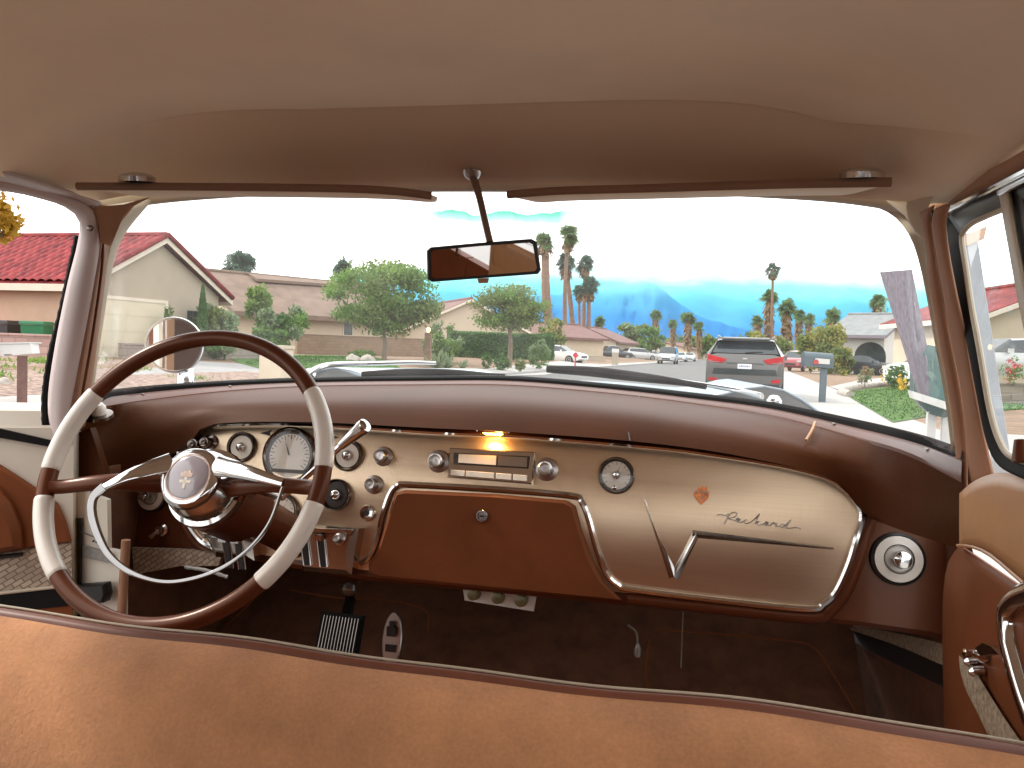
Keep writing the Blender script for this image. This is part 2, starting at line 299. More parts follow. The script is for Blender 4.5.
class MB:
    def __init__(s): s.v = []; s.f = []; s.m = []; s.mats = []
    def mi(s, m):
        if m not in s.mats: s.mats.append(m)
        return s.mats.index(m)
    def add(s, vs, fs, m):
        o = len(s.v); s.v += [V(p) for p in vs]; i = s.mi(m)
        for f in fs: s.f.append([o + k for k in f]); s.m.append(i)
        return s
    def box(s, c, size, m, rot=None, taper=1.0):
        c = V(c); a, b, h = size[0] / 2, size[1] / 2, size[2] / 2; vs = []
        for z, t in ((-h, 1), (h, taper)):
            for x, y in ((-a, -b), (a, -b), (a, b), (-a, b)): vs.append(V((x * t, y * t, z)))
        if rot is not None: vs = [rot @ p for p in vs]
        return s.add([c + p for p in vs], [(3, 2, 1, 0), (4, 5, 6, 7), (0, 1, 5, 4), (1, 2, 6, 5), (2, 3, 7, 6), (3, 0, 4, 7)], m)
    def tube(s, pts, r, m, n=10, closed=False, caps=True, up=None, sq=1.0):
        pts = [V(p) for p in pts]; k = len(pts); rs = r if isinstance(r, (list, tuple)) else [r] * k
        vs = []; prev = None
        for i in range(k):
            a = pts[(i + 1) % k] if (closed or i < k - 1) else pts[i]; b = pts[i - 1] if (closed or i > 0) else pts[i]
            t = (a - b).normalized()
            if prev is None:
                x = (V(up) - t * V(up).dot(t)).normalized() if up is not None else t.orthogonal().normalized()
            else: x = (prev - t * prev.dot(t)).normalized()
            if up is not None:
                x = (V(up) - t * V(up).dot(t)).normalized()
            prev = x; y = t.cross(x)
            for j in range(n):
                an = 2 * math.pi * j / n; vs.append(pts[i] + (x * math.cos(an) * sq + y * math.sin(an)) * rs[i])
        fs = []
        for i in range(k if closed else k - 1):
            for j in range(n):
                a = i * n + j; b = i * n + (j + 1) % n; c = ((i + 1) % k) * n
                fs.append((a, b, c + (j + 1) % n, c + j))
        if caps and not closed: fs += [tuple(reversed(range(n))), tuple(range((k - 1) * n, k * n))]
        return s.add(vs, fs, m)
    def lathe(s, prof, o, axis, m, n=24):
        x, y, z = frame(axis); o = V(o); vs = []; fs = []
        for r, h in prof:
            for j in range(n):
                a = 2 * math.pi * j / n; vs.append(o + (x * math.cos(a) + y * math.sin(a)) * r + z * h)
        for i in range(len(prof) - 1):
            for j in range(n): fs.append((i * n + j, i * n + (j + 1) % n, (i + 1) * n + (j + 1) % n, (i + 1) * n + j))
        fs.append(tuple(reversed(range(n)))); fs.append(tuple(range((len(prof) - 1) * n, len(prof) * n)))
        return s.add(vs, fs, m)
    def loft(s, rows, m, closed=False, flip=False):
        n = len(rows[0]); vs = [p for r in rows for p in r]; fs = []
        for i in range(len(rows) - 1):
            for j in range(n if closed else n - 1):
                q = (i * n + j, i * n + (j + 1) % n, (i + 1) * n + (j + 1) % n, (i + 1) * n + j)
                fs.append(tuple(reversed(q)) if flip else q)
        return s.add(vs, fs, m)
    def poly(s, pts, m): return s.add(pts, [tuple(range(len(pts)))], m)
    def prism(s, pts, d, m, bevel=0.0, m2=None):
        # polygon pushed along d; optional chamfer on the far face
        pts = [V(p) for p in pts]; d = V(d); k = len(pts); c = sum(pts, V()) / k; dn = d.normalized()
        rings = [pts]
        if bevel > 0:
            rings.append([p + d - dn * bevel for p in pts])
            ins = []
            for i in range(k):
                e1 = (pts[i] - pts[i - 1]).normalized(); e2 = (pts[(i + 1) % k] - pts[i]).normalized()
                n1 = dn.cross(e1); n2 = dn.cross(e2); nn = (n1 + n2)
                nn = nn.normalized() if nn.length > 1e-6 else n1
                if nn.dot(c - pts[i]) < 0 and k < 7: nn = -nn
                ins.append((pts[i] + nn * bevel, pts[i] - nn * bevel))
            sa = sum((a - c).length for a, b in ins); sb = sum((b - c).length for a, b in ins)
            ring = [a if sa < sb else b for a, b in ins]
            rings.append([p + d for p in ring])
        else: rings.append([p + d for p in pts])
        vs = [p for r in rings for p in r]; fs = []
        for i in range(len(rings) - 1):
            for j in range(k): fs.append((i * k + j, i * k + (j + 1) % k, (i + 1) * k + (j + 1) % k, (i + 1) * k + j))
        s.add(vs, fs, m)
        s.add(rings[-1], [tuple(range(k))], m2 or m); s.add(rings[0], [tuple(reversed(range(k)))], m)
        return s
    def build(s, name, parent=None, local=False, angle=40, smooth=True, solid=0.0):
        me = bpy.data.meshes.new(name)
        off = V((0, 0, 0))
        if parent is not None and not local:
            q = parent
            while q is not None: off = off + V(q.location); q = q.parent
        me.from_pydata([tuple(p - off) for p in s.v], [], s.f)
        for m in s.mats: me.materials.append(m)
        me.polygons.foreach_set('material_index', s.m)
        bm = bmesh.new(); bm.from_mesh(me)
        bmesh.ops.recalc_face_normals(bm, faces=bm.faces) if len(bm.faces) < 30000 else None
        bm.to_mesh(me); bm.free()
        if smooth:
            me.polygons.foreach_set('use_smooth', [True] * len(me.polygons)); me.set_sharp_from_angle(angle=R_(angle))
        me.update()
        o = bpy.data.objects.new(name, me); COL.objects.link(o)
        if parent is not None: o.parent = parent
        if solid:
            md = o.modifiers.new('thickness', 'SOLIDIFY'); md.thickness = solid; md.offset = 0
        return o
def tag(o, label=None, cat=None, group=None, kind=None):
    for k, v in (('label', label), ('category', cat), ('group', group), ('kind', kind)):
        if v: o[k] = v
    return o
def thing(name, label, cat, loc=(0, 0, 0), rotz=0.0, group=None):
    o = bpy.data.objects.new(name, None); COL.objects.link(o); o.empty_display_size = .2
    o.location = loc; o.rotation_euler = (0, 0, rotz)
    return tag(o, label, cat, group)
def dup(root, loc, rotz, label, scale=1.0, group=None):
    r = root.copy(); COL.objects.link(r); r.location = loc; r.rotation_euler = (0, 0, rotz); r.scale = (scale,) * 3
    r['label'] = label
    if group: r['group'] = group
    for ch in list(root.children):
        c = ch.copy(); COL.objects.link(c); c.parent = r
        for g in list(ch.children):
            d = g.copy(); COL.objects.link(d); d.parent = c
    return r
def strip(L, Rr, m, n=24, k=7, bulge=.01, mb=None):
    # band between two edges of real points, bowed towards the cabin
    a = catmull(L, n); b = catmull(Rr, n); rows = []
    for p, q in zip(a, b):
        row = []
        for j in range(k):
            t = j / (k - 1); c = p.lerp(q, t); d = (CO - c); d.z = 0
            row.append(c + d.normalized() * bulge * math.sin(math.pi * t))
        rows.append(row)
    mb = mb or MB(); mb.loft(rows, m); return mb
# ================================================================== THE CAR WE SIT IN
X0 = -.32
car = thing('vintage_car', 'brown and gold vintage car interior with an ivory gripped steering wheel', 'car', (X0, .6, 0))
# ---- dashboard pad
nA = 72
rowA = [(82,402,1.17),(100,397,1.30),(150,391,1.46),(230,385.5,1.58),(310,382.5,1.66),(420,381,1.72),(512,381,1.74),(620,390,1.73),(700,399,1.68),(770,408,1.60),(860,427,1.44),(920,442,1.31),(962,457,1.14)]
rowB = [(78,414,1.16),(100,408,1.26),(150,400,1.42),(230,391,1.54),(310,386.5,1.62),(420,385,1.68),(512,385.5,1.70),(620,394.5,1.69),(700,404.5,1.64),(770,415,1.56),(850,436,1.41),(905,452,1.28),(961,479,1.12)]
rowC = [(70,448,1.19),(88,432,1.27),(140,414,1.36),(220,402,1.42),(310,398,1.45),(420,398,1.47),(512,400,1.47),(620,409,1.46),(700,420,1.45),(770,433,1.43),(840,456,1.37),(895,486,1.29),(966,508,1.12)]
rowD = [(72,474,1.22),(92,482,1.28),(135,474,1.335),(188,443,1.365),(212,424.5,1.37),(305,422,1.37),(420,427.5,1.37),(512,432,1.37),(640,442,1.37),(740,456,1.37),(830,479,1.365),(872,518,1.335),(966,551,1.13)]
def cur(row): return catmull([P(*p) for p in row], nA)
cA, cB, cC, cD = map(cur, (rowA, rowB, rowC, rowD))
mb = MB(); rows = []
for a, b, c, d in zip(cA, cB, cC, cD):
    e = d + V((0, .035, -.004)); f = d + V((0, .10, .012))
    pr = catmull([b, b.lerp(c, .5) + V((0, 0, .0035)), c, c.lerp(d, .5) + V((0, -.006, .008)), d, ], 15) + [e, f]
    rows.append(pr)
mb.loft(rows, M['pad'])
pad = mb.build('dashboard_pad', car, angle=60)
# garnish moulding strip under the glass, screws in it
M['garnish'] = mat('mauve_brown_moulding', (.115, .050, .034), .35, var=.06, spec=.35)
mb = MB(); mb.loft([[a + V((0, .012, -.003)), a.lerp(b, .3) + V((0, 0, .003)), a.lerp(b, .75) + V((0, 0, .003)), b + V((0, 0, .0015)), b + V((0, -.003, -.004))] for a, b in zip(cA, cB)], M['garnish'])
gm = mb.build('garnish_moulding', car)
for px, py in ((135, 399), (232, 388.5), (838, 427), (930, 455)):
    k = min(range(nA), key=lambda i: abs((cA[i] - P(px, py, cA[i].y)).length)); c = cA[k].lerp(cB[k], .5) + V((0, 0, .004))
    MB().lathe([(.0035, 0), (.003, .0015), (.001, .002)], c, (0, -.3, 1), M['darkchrome'], 10).build('screw', gm)
MB().prism([P(x, y, 1.225) for x, y in [(69, 436), (90, 428), (104, 470), (104, 492), (80, 487), (70, 474)]], V((0, .02, 0)), M['pad'], bevel=.006).build('pad_end', pad)
nz = P(99, 415, 1.235)
MB().lathe([(.024, -.004), (.023, .002), (.018, .003)], nz, (.1, -.35, 1), M['darkchrome'], 22).lathe([(.013, .002), (.013, .016), (.009, .021), (.002, .022)], nz, (.1, -.35, 1), M['grip'], 18).build('defroster_nozzle', pad)
# seams stitched over the pad
for pts in ([(640, 396, 1.69), (634, 404, 1.55), (630, 415, 1.452), (628, 428, 1.402), (630, 441, 1.362)], [(815, 422, 1.47), (812, 430, 1.43), (806, 440, 1.40)]):
    q = [P(*p) for p in pts]
    q = [p + (CO - p).normalized() * .002 for p in q]
    MB().tube(catmull(q, 20), .0012 if pts[0][0] < 700 else .0022, M['black'] if pts[0][0] < 700 else M['tanvinyl'], 6).build('seam', pad)
# ---- dash face behind the panel
PNn = V((0, -1, .2)).normalized(); P0 = V((0, 1.39, .95))
def PP(px, py, off=0.0): return plane(px, py, P0, PNn) + PNn * off
def rad(px, c): return px * (c - CO).dot(CR @ V((0, 0, -1))) / FPX
face_px = [(108, 468), (108, 500), (111, 535), (118, 548), (160, 552), (205, 553), (300, 570), (365, 581), (480, 592), (625, 606), (815, 622), (860, 627), (930, 637), (948, 640), (966, 600), (966, 545), (900, 495), (840, 466), (640, 436), (300, 418), (190, 426)]
MB().prism([PP(x, y, -.035) for x, y in face_px], PNn * .03, M['brown'], bevel=.008).build('dashboard_face', car)
# ---- ribbed gold instrument panel, gently bowed
out_px = [(183, 452), (188, 440), (200, 430), (217, 425), (305, 424), (436, 432), (525, 436), (656, 447), (712, 454), (780, 465), (825, 477), (847, 492), (858, 508), (859, 520), (852, 542), (845, 566), (835, 590), (824, 603), (808, 609), (720, 600), (630, 589), (520, 580), (365, 570), (300, 560), (217, 548), (202, 538), (190, 515), (184, 480)]
op = catmull([PP(x, y) for x, y in out_px], 200, True)
UV = [(p.x, (p - P0).dot(V((0, .2, 1)).normalized())) for p in op]
vm, vM_ = min(v for _, v in UV), max(v for _, v in UV)
upv = V((0, .2, 1)).normalized()
def bow(v): t = (v - (vm + vM_) / 2) / ((vM_ - vm) / 2); return .019 * (1 - t * t)
def onp(px, py, off=0.0):
    p = PP(px, py); return p + PNn * (off + bow((p - P0).dot(upv)))
rows = []
for i in range(41):
    v = vm + (vM_ - vm) * (i + .02) / 40.04; xs = []
    for k in range(len(UV)):
        (x1, v1), (x2, v2) = UV[k - 1], UV[k]
        if (v1 - v) * (v2 - v) <= 0 and v1 != v2: xs.append(x1 + (x2 - x1) * (v - v1) / (v2 - v1))
    a, b = min(xs), max(xs)
    rows.append([V((a + (b - a) * j / 60, P0.y, P0.z)) + upv * v + PNn * bow(v) for j in range(61)])
panel = MB().loft(rows, M['gold']).build('instrument_panel', car, angle=80)
# chrome trim: over the glove box, round the right end, along the top and down the left
def trimline(px, off, n): return catmull([onp(x, y, off) for x, y in px], n)
tp = [(362, 563), (371, 557), (380, 540), (388, 512), (395, 493), (402, 486), (414, 485), (500, 490), (572, 496), (583, 502), (590, 518), (598, 548), (608, 574), (619, 585), (632, 589), (720, 600), (806, 608.5), (823, 603), (835, 590), (846, 564), (853, 540), (859, 518), (856, 505), (845, 490), (824, 476.5), (780, 465), (712, 454), (656, 447), (525, 436), (436, 432), (305, 424), (217, 425), (200, 430), (188, 440), (183, 454), (184, 485), (191, 517), (203, 539), (218, 549)]
MB().tube(trimline(tp, .004, 420), .0058, M['chrome'], 8).build('chrome_trim', panel)
# brown lip around the panel
lp = [(627, 598), (720, 608), (812, 617), (830, 609), (843, 592), (853, 567), (861, 543), (868, 516)]
MB().tube(trimline(lp, -.006, 90), [.012] * 90, M['brown'], 10).build('panel_lip', panel)
ll = [(180, 480), (186, 519), (199, 545), (222, 558)]
MB().tube(trimline(ll, -.006, 40), .011, M['brown'], 10).build('panel_lip', panel)
# ---- instruments
def gauge(px, py, rp, name='small_gauge', dome=.38, needle=None, dark=False, ticks=0, dark_ring=True):
    c = onp(px, py, 0.001); r = rad(rp, c); mb = MB()
    mb.lathe([(r * 1.06, -.004), (r * 1.06, .007), (r * .99, .010), (r * .93, .007), (r * .90, .002)], c, PNn, M['darkchrome'] if dark_ring else M['chrome'], 32)
    mb.lathe([(r * .92, .001), (r * .90, .0022), (r * .86, .0026)], c, PNn, M['dialdark'], 32)
    mb.lathe([(r * .80, .003), (r * .80, .0036), (r * .3, .0037)], c, PNn, M['dialdark' if dark else 'dial'], 32)
    if dome: mb.lathe([(r * dome, .003), (r * dome, .006), (r * dome * .8, .011), (r * dome * .4, .014), (r * .02, .015)], c, PNn, M['chrome'], 20)
    x = V((1, 0, 0)); y = upv
    for k in range(ticks):
        a = R_(215 - 250 * k / (ticks - 1)); d = x * math.cos(a) + y * math.sin(a); q = c + PNn * .0042
        L0, L1 = (.68, .77) if k % 2 else (.60, .77)
        t = y * math.cos(a) - x * math.sin(a); w = r * .012
        mb.poly([q + d * r * L0 + t * w, q + d * r * L0 - t * w, q + d * r * L1 - t * w, q + d * r * L1 + t * w], M['black'])
    if needle is not None:
        a = R_(needle); d = x * math.cos(a) + y * math.sin(a); t = y * math.cos(a) - x * math.sin(a); q = c + PNn * .0055
        mb.poly([q + t * r * .03, q - t * r * .03, q + d * r * .62], M['black'])
    return mb.build(name, panel), c, r
gauge(246, 448, 14.5, dome=.34)
o, c, r = gauge(294, 456, 27, 'speedometer', dome=.0, needle=112, ticks=25)
MB().lathe([(r * .92, .006), (r * .92, .0064), (r * .1, .0075)], c, PNn, M['lens'], 32).build('lens', panel)
MB().prism([onp(277, 469, .0045), onp(311, 471, .0045), onp(311, 474.5, .0045), onp(277, 472.5, .0045)], PNn * .001, M['dialdark']).build('odometer', panel)
gauge(351, 456, 15, dome=.36)
gauge(341, 495, 15, dome=.40, dark=True)
o, c, r = gauge(617, 476, 17.5, 'clock', dome=.26, needle=70, ticks=13)
MB().lathe([(r * .13, .006), (r * .12, .011), (r * .05, .012)], onp(615.5, 488, .001), PNn, M['chrome'], 14).build('clock_setting_knob', panel)
MB().lathe([(r * .93, .008), (r * .93, .0084), (r * .1, .0095)], c, PNn, M['lens'], 32).build('lens', panel)
gauge(287, 511, 17, 'small_gauge', dome=.0, ticks=11, needle=60)
def knob(px, py, rp, name='knob', h=.026, m='steel', flange=1.0, parent=None, at_=None):
    c = at_ if at_ is not None else onp(px, py, 0); r = rad(rp, c); mb = MB()
    mb.lathe([(r * flange, -.003), (r * flange, .002), (r * .95, .004), (r * .62, .006), (r * .56, h * .45), (r * .62, h * .6), (r * .62, h * .9), (r * .5, h), (r * .3, h * .96), (r * .1, h * .98)], c, PNn, M[m], 22)
    return mb.build(name, parent or panel)
knob(203, 446, 9.5, m='darkchrome'); knob(214, 443.5, 8.5, m='darkchrome')
knob(386, 457, 10); knob(378, 485, 9.5); knob(441, 462, 11.5, 'radio_knob'); knob(548, 470, 12, 'radio_knob')
c = onp(372, 513, 0); r = rad(8.5, c)
MB().lathe([(r, -.002), (r, .004), (r * .85, .008), (r * .5, .0085)], c, PNn, M['chrome'], 20).lathe([(r * .36, .008), (r * .36, .0095), (r * .1, .0096)], c, PNn, M['black'], 14).build('ignition_lock', panel)
for px, s in ((268, -1), (334, 1)):
    py = 433.5 if s < 0 else 437.5
    MB().prism([onp(px + s * 6, py, 0), onp(px - s * 5, py - 3, 0), onp(px - s * 3, py, 0), onp(px - s * 5, py + 3, 0)], PNn * .002, M['black']).build('turn_signal_arrow', panel)
# ---- radio
def q4(pts, off): return [onp(x, y, off) for x, y in pts]
mb = MB().prism(q4([(452, 448.5), (537, 452.5), (535, 485), (451, 478)], -.004), PNn * .016, M['chrome'], bevel=.003)
radio = mb.build('radio', car)
mb = MB().prism(q4([(457, 453.5), (532, 457), (531, 469.5), (457, 465)], .011), PNn * .0012, M['dialdark'])
mb.prism(q4([(462, 455), (499, 456.7), (499, 466), (462, 463.5)], .0125), PNn * .001, M['dial'])
mb.prism(q4([(501, 457), (529.5, 458.3), (529.5, 468), (501, 466.3)], .0125), PNn * .001, M['steel']); mb.build('dial_window', radio)
for a, b in ((455, 468.5), (470, 497.5), (499.5, 514.5), (516.5, 530)):
    MB().prism(q4([(a, 470.5 + (a - 455) * .075), (b, 470.5 + (b - 455) * .075), (b, 476.2 + (b - 455) * .08), (a, 476.2 + (a - 455) * .08)], .011), PNn * .004, M['dial'], bevel=.001).build('push_button', radio)
# courtesy lamp glowing amber above the radio
c = onp(493, 433, .0)
mb = MB().prism([onp(476, 429, .004), onp(512, 431, .004), onp(510, 434, .004), onp(479, 432.5, .004)], PNn * .012, M['chrome'], bevel=.002)
lampo = mb.build('courtesy_lamp', car)
MB().prism([onp(484, 433.2, .004), onp(504, 434.4, .004), onp(502, 436.4, .004), onp(487, 435.4, .004)], PNn * .008, M['amber']).build('lamp_lens', lampo)
ld = bpy.data.lights.new('courtesy_bulb', 'POINT'); ld.energy = .30; ld.color = (1, .50, .12); ld.shadow_soft_size = .006
lo = bpy.data.objects.new('courtesy_bulb', ld); COL.objects.link(lo); lo.parent = lampo; lo.location = onp(494, 441, .020) - V((X0, .6, 0))
# ---- V ornament, crest and script on the right
def bar(a, b, w0, w1, h=.007):
    p, q = onp(*a, .001), onp(*b, .001); t = (q - p).normalized(); s = PNn.cross(t)
    return [p + s * w0, p - s * w0, q - s * w1, q + s * w1, p + PNn * h, q + PNn * h]
mb = MB()
for a, b, w0, w1 in (((644, 499), (674, 576), .0016, .0085), ((674, 577), (696, 533), .0075, .0060), ((692, 533.5), (831, 548), .0062, .0018)):
    v = bar(a, b, w0, w1); mb.add(v, [(0, 4, 5, 3), (4, 1, 2, 5), (0, 1, 4), (3, 5, 2)], M['darkchrome' if a[0] == 692 else 'chrome'])
mb.build('v_shaped_ornament', panel, smooth=False)
c = onp(701, 495, .001); kx = rad(1, c)
def cp(u, v, h=0): return c + V((1, 0, -.05)) * u * kx + upv * v * kx + PNn * h
mb = MB().prism([cp(-6.5, 3), cp(-4, 4.5), cp(-3.5, 7), cp(-1, 6.5), cp(.5, 9.5), cp(2, 7), cp(5, 9), cp(5, 5), cp(8, 3), cp(7.5, -1), cp(6, -4), cp(3, -7), cp(0, -10), cp(-3, -7), cp(-6, -3.5), cp(-7.5, 0)], PNn * .0025, M['crest'], bevel=.0008)
for u, v in ((-4.5, 2), (-1, 3), (2.5, 3), (5.5, 2)): mb.lathe([(1.4 * kx, .002), (1.1 * kx, .0042), (.2 * kx, .0046)], cp(u, v), PNn, M['goldrelief'], 8)
for u in (-2, 1.5): mb.prism([cp(u, 0), cp(u + .9, 0), cp(u + .9, -6), cp(u, -6)], PNn * .0036, M['goldrelief'])
mb.build('crest_badge', panel)
# brand lettering in chrome script
def script_pts():
    S = []
    S.append([(0, 5.2), (4, 6.4), (8, 5.8), (11.5, 7.6), (10.2, 4), (8.2, 0), (7.6, -1.8), (8.6, 0), (11.5, 5.6), (14.5, 9), (18, 9.3), (19, 7.4), (16, 5), (12, 4), (11.4, 3.2), (14, 3), (18, 2.4)])       # P
    S.append([(18, 2.4), (21, 4.4), (19.4, 4.6), (18.2, 2.8), (19.6, 1.3), (22.4, 4.2), (21.8, 1.6), (24, 1.7), (26.6, 3.4)])   # a
    S.append([(29.4, 4.0), (27.4, 4.1), (26.4, 2.4), (28, 1.0), (32, 2.3)])                                                      # c
    S.append([(32, 2.3), (37, 6.8), (40, 10.6), (38.4, 6.5), (35.4, 1), (37.4, 3.2), (40, 4.2), (39, 3), (37.8, 2.6), (40, 1), (43.5, 2)])  # k
    S.append([(43.5, 2), (47.6, 4.0), (45.6, 4.2), (44.6, 2.4), (46, 1.2), (48.8, 4), (48.2, 1.4), (51, 2)])                     # a
    S.append([(51, 2), (53.6, 4.6), (54.2, 3.6), (56.4, 4.0), (55.6, 1.6), (58.5, 2.0)])                                         # r
    S.append([(64, 3.8), (61.4, 4.2), (59.8, 2.4), (61.4, 1.0), (64.4, 3.4), (69, 8.2), (66.4, 4), (65.2, 1.4), (68, 1.2), (74, 2.4), (79, 2.0)])  # d
    return S
p0 = onp(716, 519.5, .002); ex = (onp(799, 529, .002) - p0); kk = ex.length / 79; ex.normalize(); ey = PNn.cross(ex) * (1 if PNn.cross(ex).z > 0 else -1)
mb = MB()
for st in script_pts():
    mb.tube(catmull([p0 + ex * (u * kk) + ey * ((v - 1.5) * kk * 1.15) for u, v in st], 44), .0009, M['steel'], 6)
mb.build('script_lettering', panel)
# ---- glove box lid
gl_px = [(372, 563), (381, 552), (390, 528), (398, 503), (402, 493), (411, 490.5), (500, 494.5), (568, 500.5), (577, 506), (583, 528), (593, 558), (604, 580), (622, 600), (480, 588), (380, 578), (371, 572)]
glid = MB().prism([onp(x, y, -.012) for x, y in gl_px], PNn * .030, M['brown2'], bevel=.006).build('glove_box_lid', car, angle=50)
c = onp(487, 516, .0175); r = rad(7, c)
MB().lathe([(r, 0), (r, .004), (r * .8, .007), (r * .55, .007), (r * .5, .004)], c, PNn, M['chrome'], 22).prism([c + PNn * .0075 + V((x, 0, z)) * r for x, z in ((-.32, -.10), (.1, -.12), (.4, .0), (.1, .12), (-.32, .1))], PNn * .001, M['black']).build('lock', glid)
# ---- ring ventilator pulls at each end of the dash
for px, py, rr in ((152, 496, 14.5), (898, 559, 23.5)):
    c = PP(px, py, -.004); r = rad(rr, c)
    vo = MB().lathe([(r * 1.12, -.002), (r * 1.1, .006), (r * 1.0, .008), (r * .98, .004)], c, PNn, M['black'], 36).build('ventilator_pull', car)
    MB().lathe([(r * .98, .003), (r * .96, .010), (r * .62, .012), (r * .60, .008)], c, PNn, M['grip'], 36).build('ivory_ring', vo)
    MB().lathe([(r * .62, .007), (r * .58, .013), (r * .48, .006), (r * .34, .008), (r * .30, .022), (r * .38, .030), (r * .34, .036), (r * .1, .038)], c, PNn, M['chrome'], 30).build('pull_knob', vo)
# toggle under the left ventilator
c = PP(163, 530, -.004); ax = V((-.35, -1, -.35))
MB().lathe([(.012, 0), (.012, .008), (.008, .012), (.008, .018)], c, PNn, M['chrome'], 16).tube([c + PNn * .015, c + ax.normalized() * .032], [.003, .005], M['chrome'], 8).build('toggle_switch', car)
# ---- chrome heater control pods either side of the column
def pod(px, lev, kn):
    mb = MB().prism([onp(x, y, .0) for x, y in px], PNn * .040, M['podchrome'], bevel=.012)
    po = mb.build('heater_control', car, angle=30)
    MB().prism([onp(x, y, .002) for x, y in [(px[0][0] + 2, px[0][1] + 2), (px[1][0] - 2, px[1][1] + 1.5), (px[1][0] - 5, px[1][1] + 7), (px[0][0] + 1, px[0][1] + 7)]], PNn * .041, M['chrome'], bevel=.002).build('chrome_cap', po)
    for lx, ly in lev:
        mb = MB().prism([onp(lx - 2.5, ly + 3, .034), onp(lx + 2.5, ly + 3, .034), onp(lx + 2.2, ly + 30, .034), onp(lx - 2.2, ly + 30, .034)], PNn * .0075, M['black'])
        mb.tube([onp(lx - 3.6, ly + 3, .040), onp(lx - 3.4, ly + 30, .040)], .0014, M['chrome'], 6); mb.tube([onp(lx + 3.6, ly + 3, .040), onp(lx + 3.4, ly + 30, .040)], .0014, M['chrome'], 6)
        mb.box(onp(lx, ly + 1, .048), (.015, .012, .010), M['chrome']); mb.build('slide_lever', po)
    if kn: knob(0, 0, 6.5, 'knob', .02, parent=po, at_=onp(kn[0], kn[1], .040))
    return po
pod([(309, 524), (368, 528), (362, 552), (357, 574), (309, 570)], [(317, 534), (333, 535.5)], (352, 538))
pod([(216, 530), (262, 533), (262, 560), (224, 556)], [(240, 537), (252, 538)], None)
# lamps and knobs hanging under the dash
MB().lathe([(.004, 0), (.014, .006), (.016, .016), (.010, .024), (.003, .026)], P(350, 582, 1.40), (0, -.5, -1), M['steel'], 16).build('map_lamp', car)
c1 = [P(463, 586, 1.40), P(537, 594, 1.40), P(534, 611, 1.40), (P(465, 600, 1.40))]
sp = MB().prism(c1, V((0, -.004, 0)), M['white_panel'], bevel=.001).build('switch_plate', car)
for px, py in ((475, 593), (499, 596.5), (522, 599.5)):
    c = P(px, py, 1.396); MB().lathe([(.012, 0), (.012, .004), (.008, .006), (.008, .014), (.010, .018), (.003, .020)], c, (0, -1, .1), M['green_knob'], 16).build('knob', sp)
# loose wire and pull hanging under the right side
MB().tube(catmull([P(683, 612, 1.45), P(682, 640, 1.45), P(681, 668, 1.45)], 12), .0013, M['plate'], 6).build('hanging_wire', car)
MB().tube(catmull([P(628, 625, 1.45), P(636, 632, 1.45), P(638, 646, 1.45)], 12), .002, M['plate'], 6).lathe([(.003, 0), (.007, .012), (.006, .024), (.002, .026)], P(638, 643, 1.45), (0, 0, -1), M['plate'], 10).build('hanging_pull', car)
# ---- floor, toe board, firewall
mb = MB(); xs = [X0 - .70, X0 - .3, X0, X0 + .3, X0 + .70]
prof = [(-1.0, .34), (1.40, .34), (1.46, .37), (1.80, .62), (1.86, .70), (1.88, .98)]
mb.loft([[V((x, y, z + (.10 * math.exp(-((x - X0) / .16) ** 2) if y < 1.7 else 0))) for x in [X0 - .70 + 1.40 * i / 40 for i in range(41)]] for y, z in prof], M['darkbrown'])
mb.build('floor_carpet', car)
for L in ([(650, 640), (646, 668), (648, 692)], [(655, 629), (720, 634), (790, 641), (815, 648), (832, 672), (856, 712)], [(290, 590), (340, 598), (385, 600), (425, 610), (428, 632)], [(255, 598), (243, 610), (226, 626)]):
    q = [P(x, y, 1.62) for x, y in L]; MB().tube(catmull(q, 30), .0022, M['brown2'], 6).build('mat_binding', car)
mb = MB().box(P(340, 634, 1.42), (.085, .012, .075), M['rubber'], Matrix.Rotation(R_(-25), 3, 'X'))
for k in range(25): mb.box(P(340, 634, 1.42) + V((-.038 + .00317 * k, -.008, 0)), (.0014, .006, .068), M['darkchrome'] if k % 2 else M['rubber'], Matrix.Rotation(R_(-25), 3, 'X'))
mb.tube([P(345, 622, 1.45), P(350, 600, 1.55)], .012, M['black'], 8); mb.build('brake_pedal', car)
c = P(393, 640, 1.45); mb = MB()
el = [c + V((.020 * math.cos(a), .25 * .04 * math.sin(a), .052 * math.sin(a))) for a in [2 * math.pi * i / 24 for i in range(24)]]
mb.prism(el, V((0, -.008, .003)), M['steel'], bevel=.002)
for dx, dz, w, h in ((0, .02, .018, .018), (0, -.012, .022, .014), (.0, .034, .008, .012)): mb.box(c + V((dx, -.010, dz)), (w, .005, h), M['black'])
mb.build('accelerator_pedal', car)
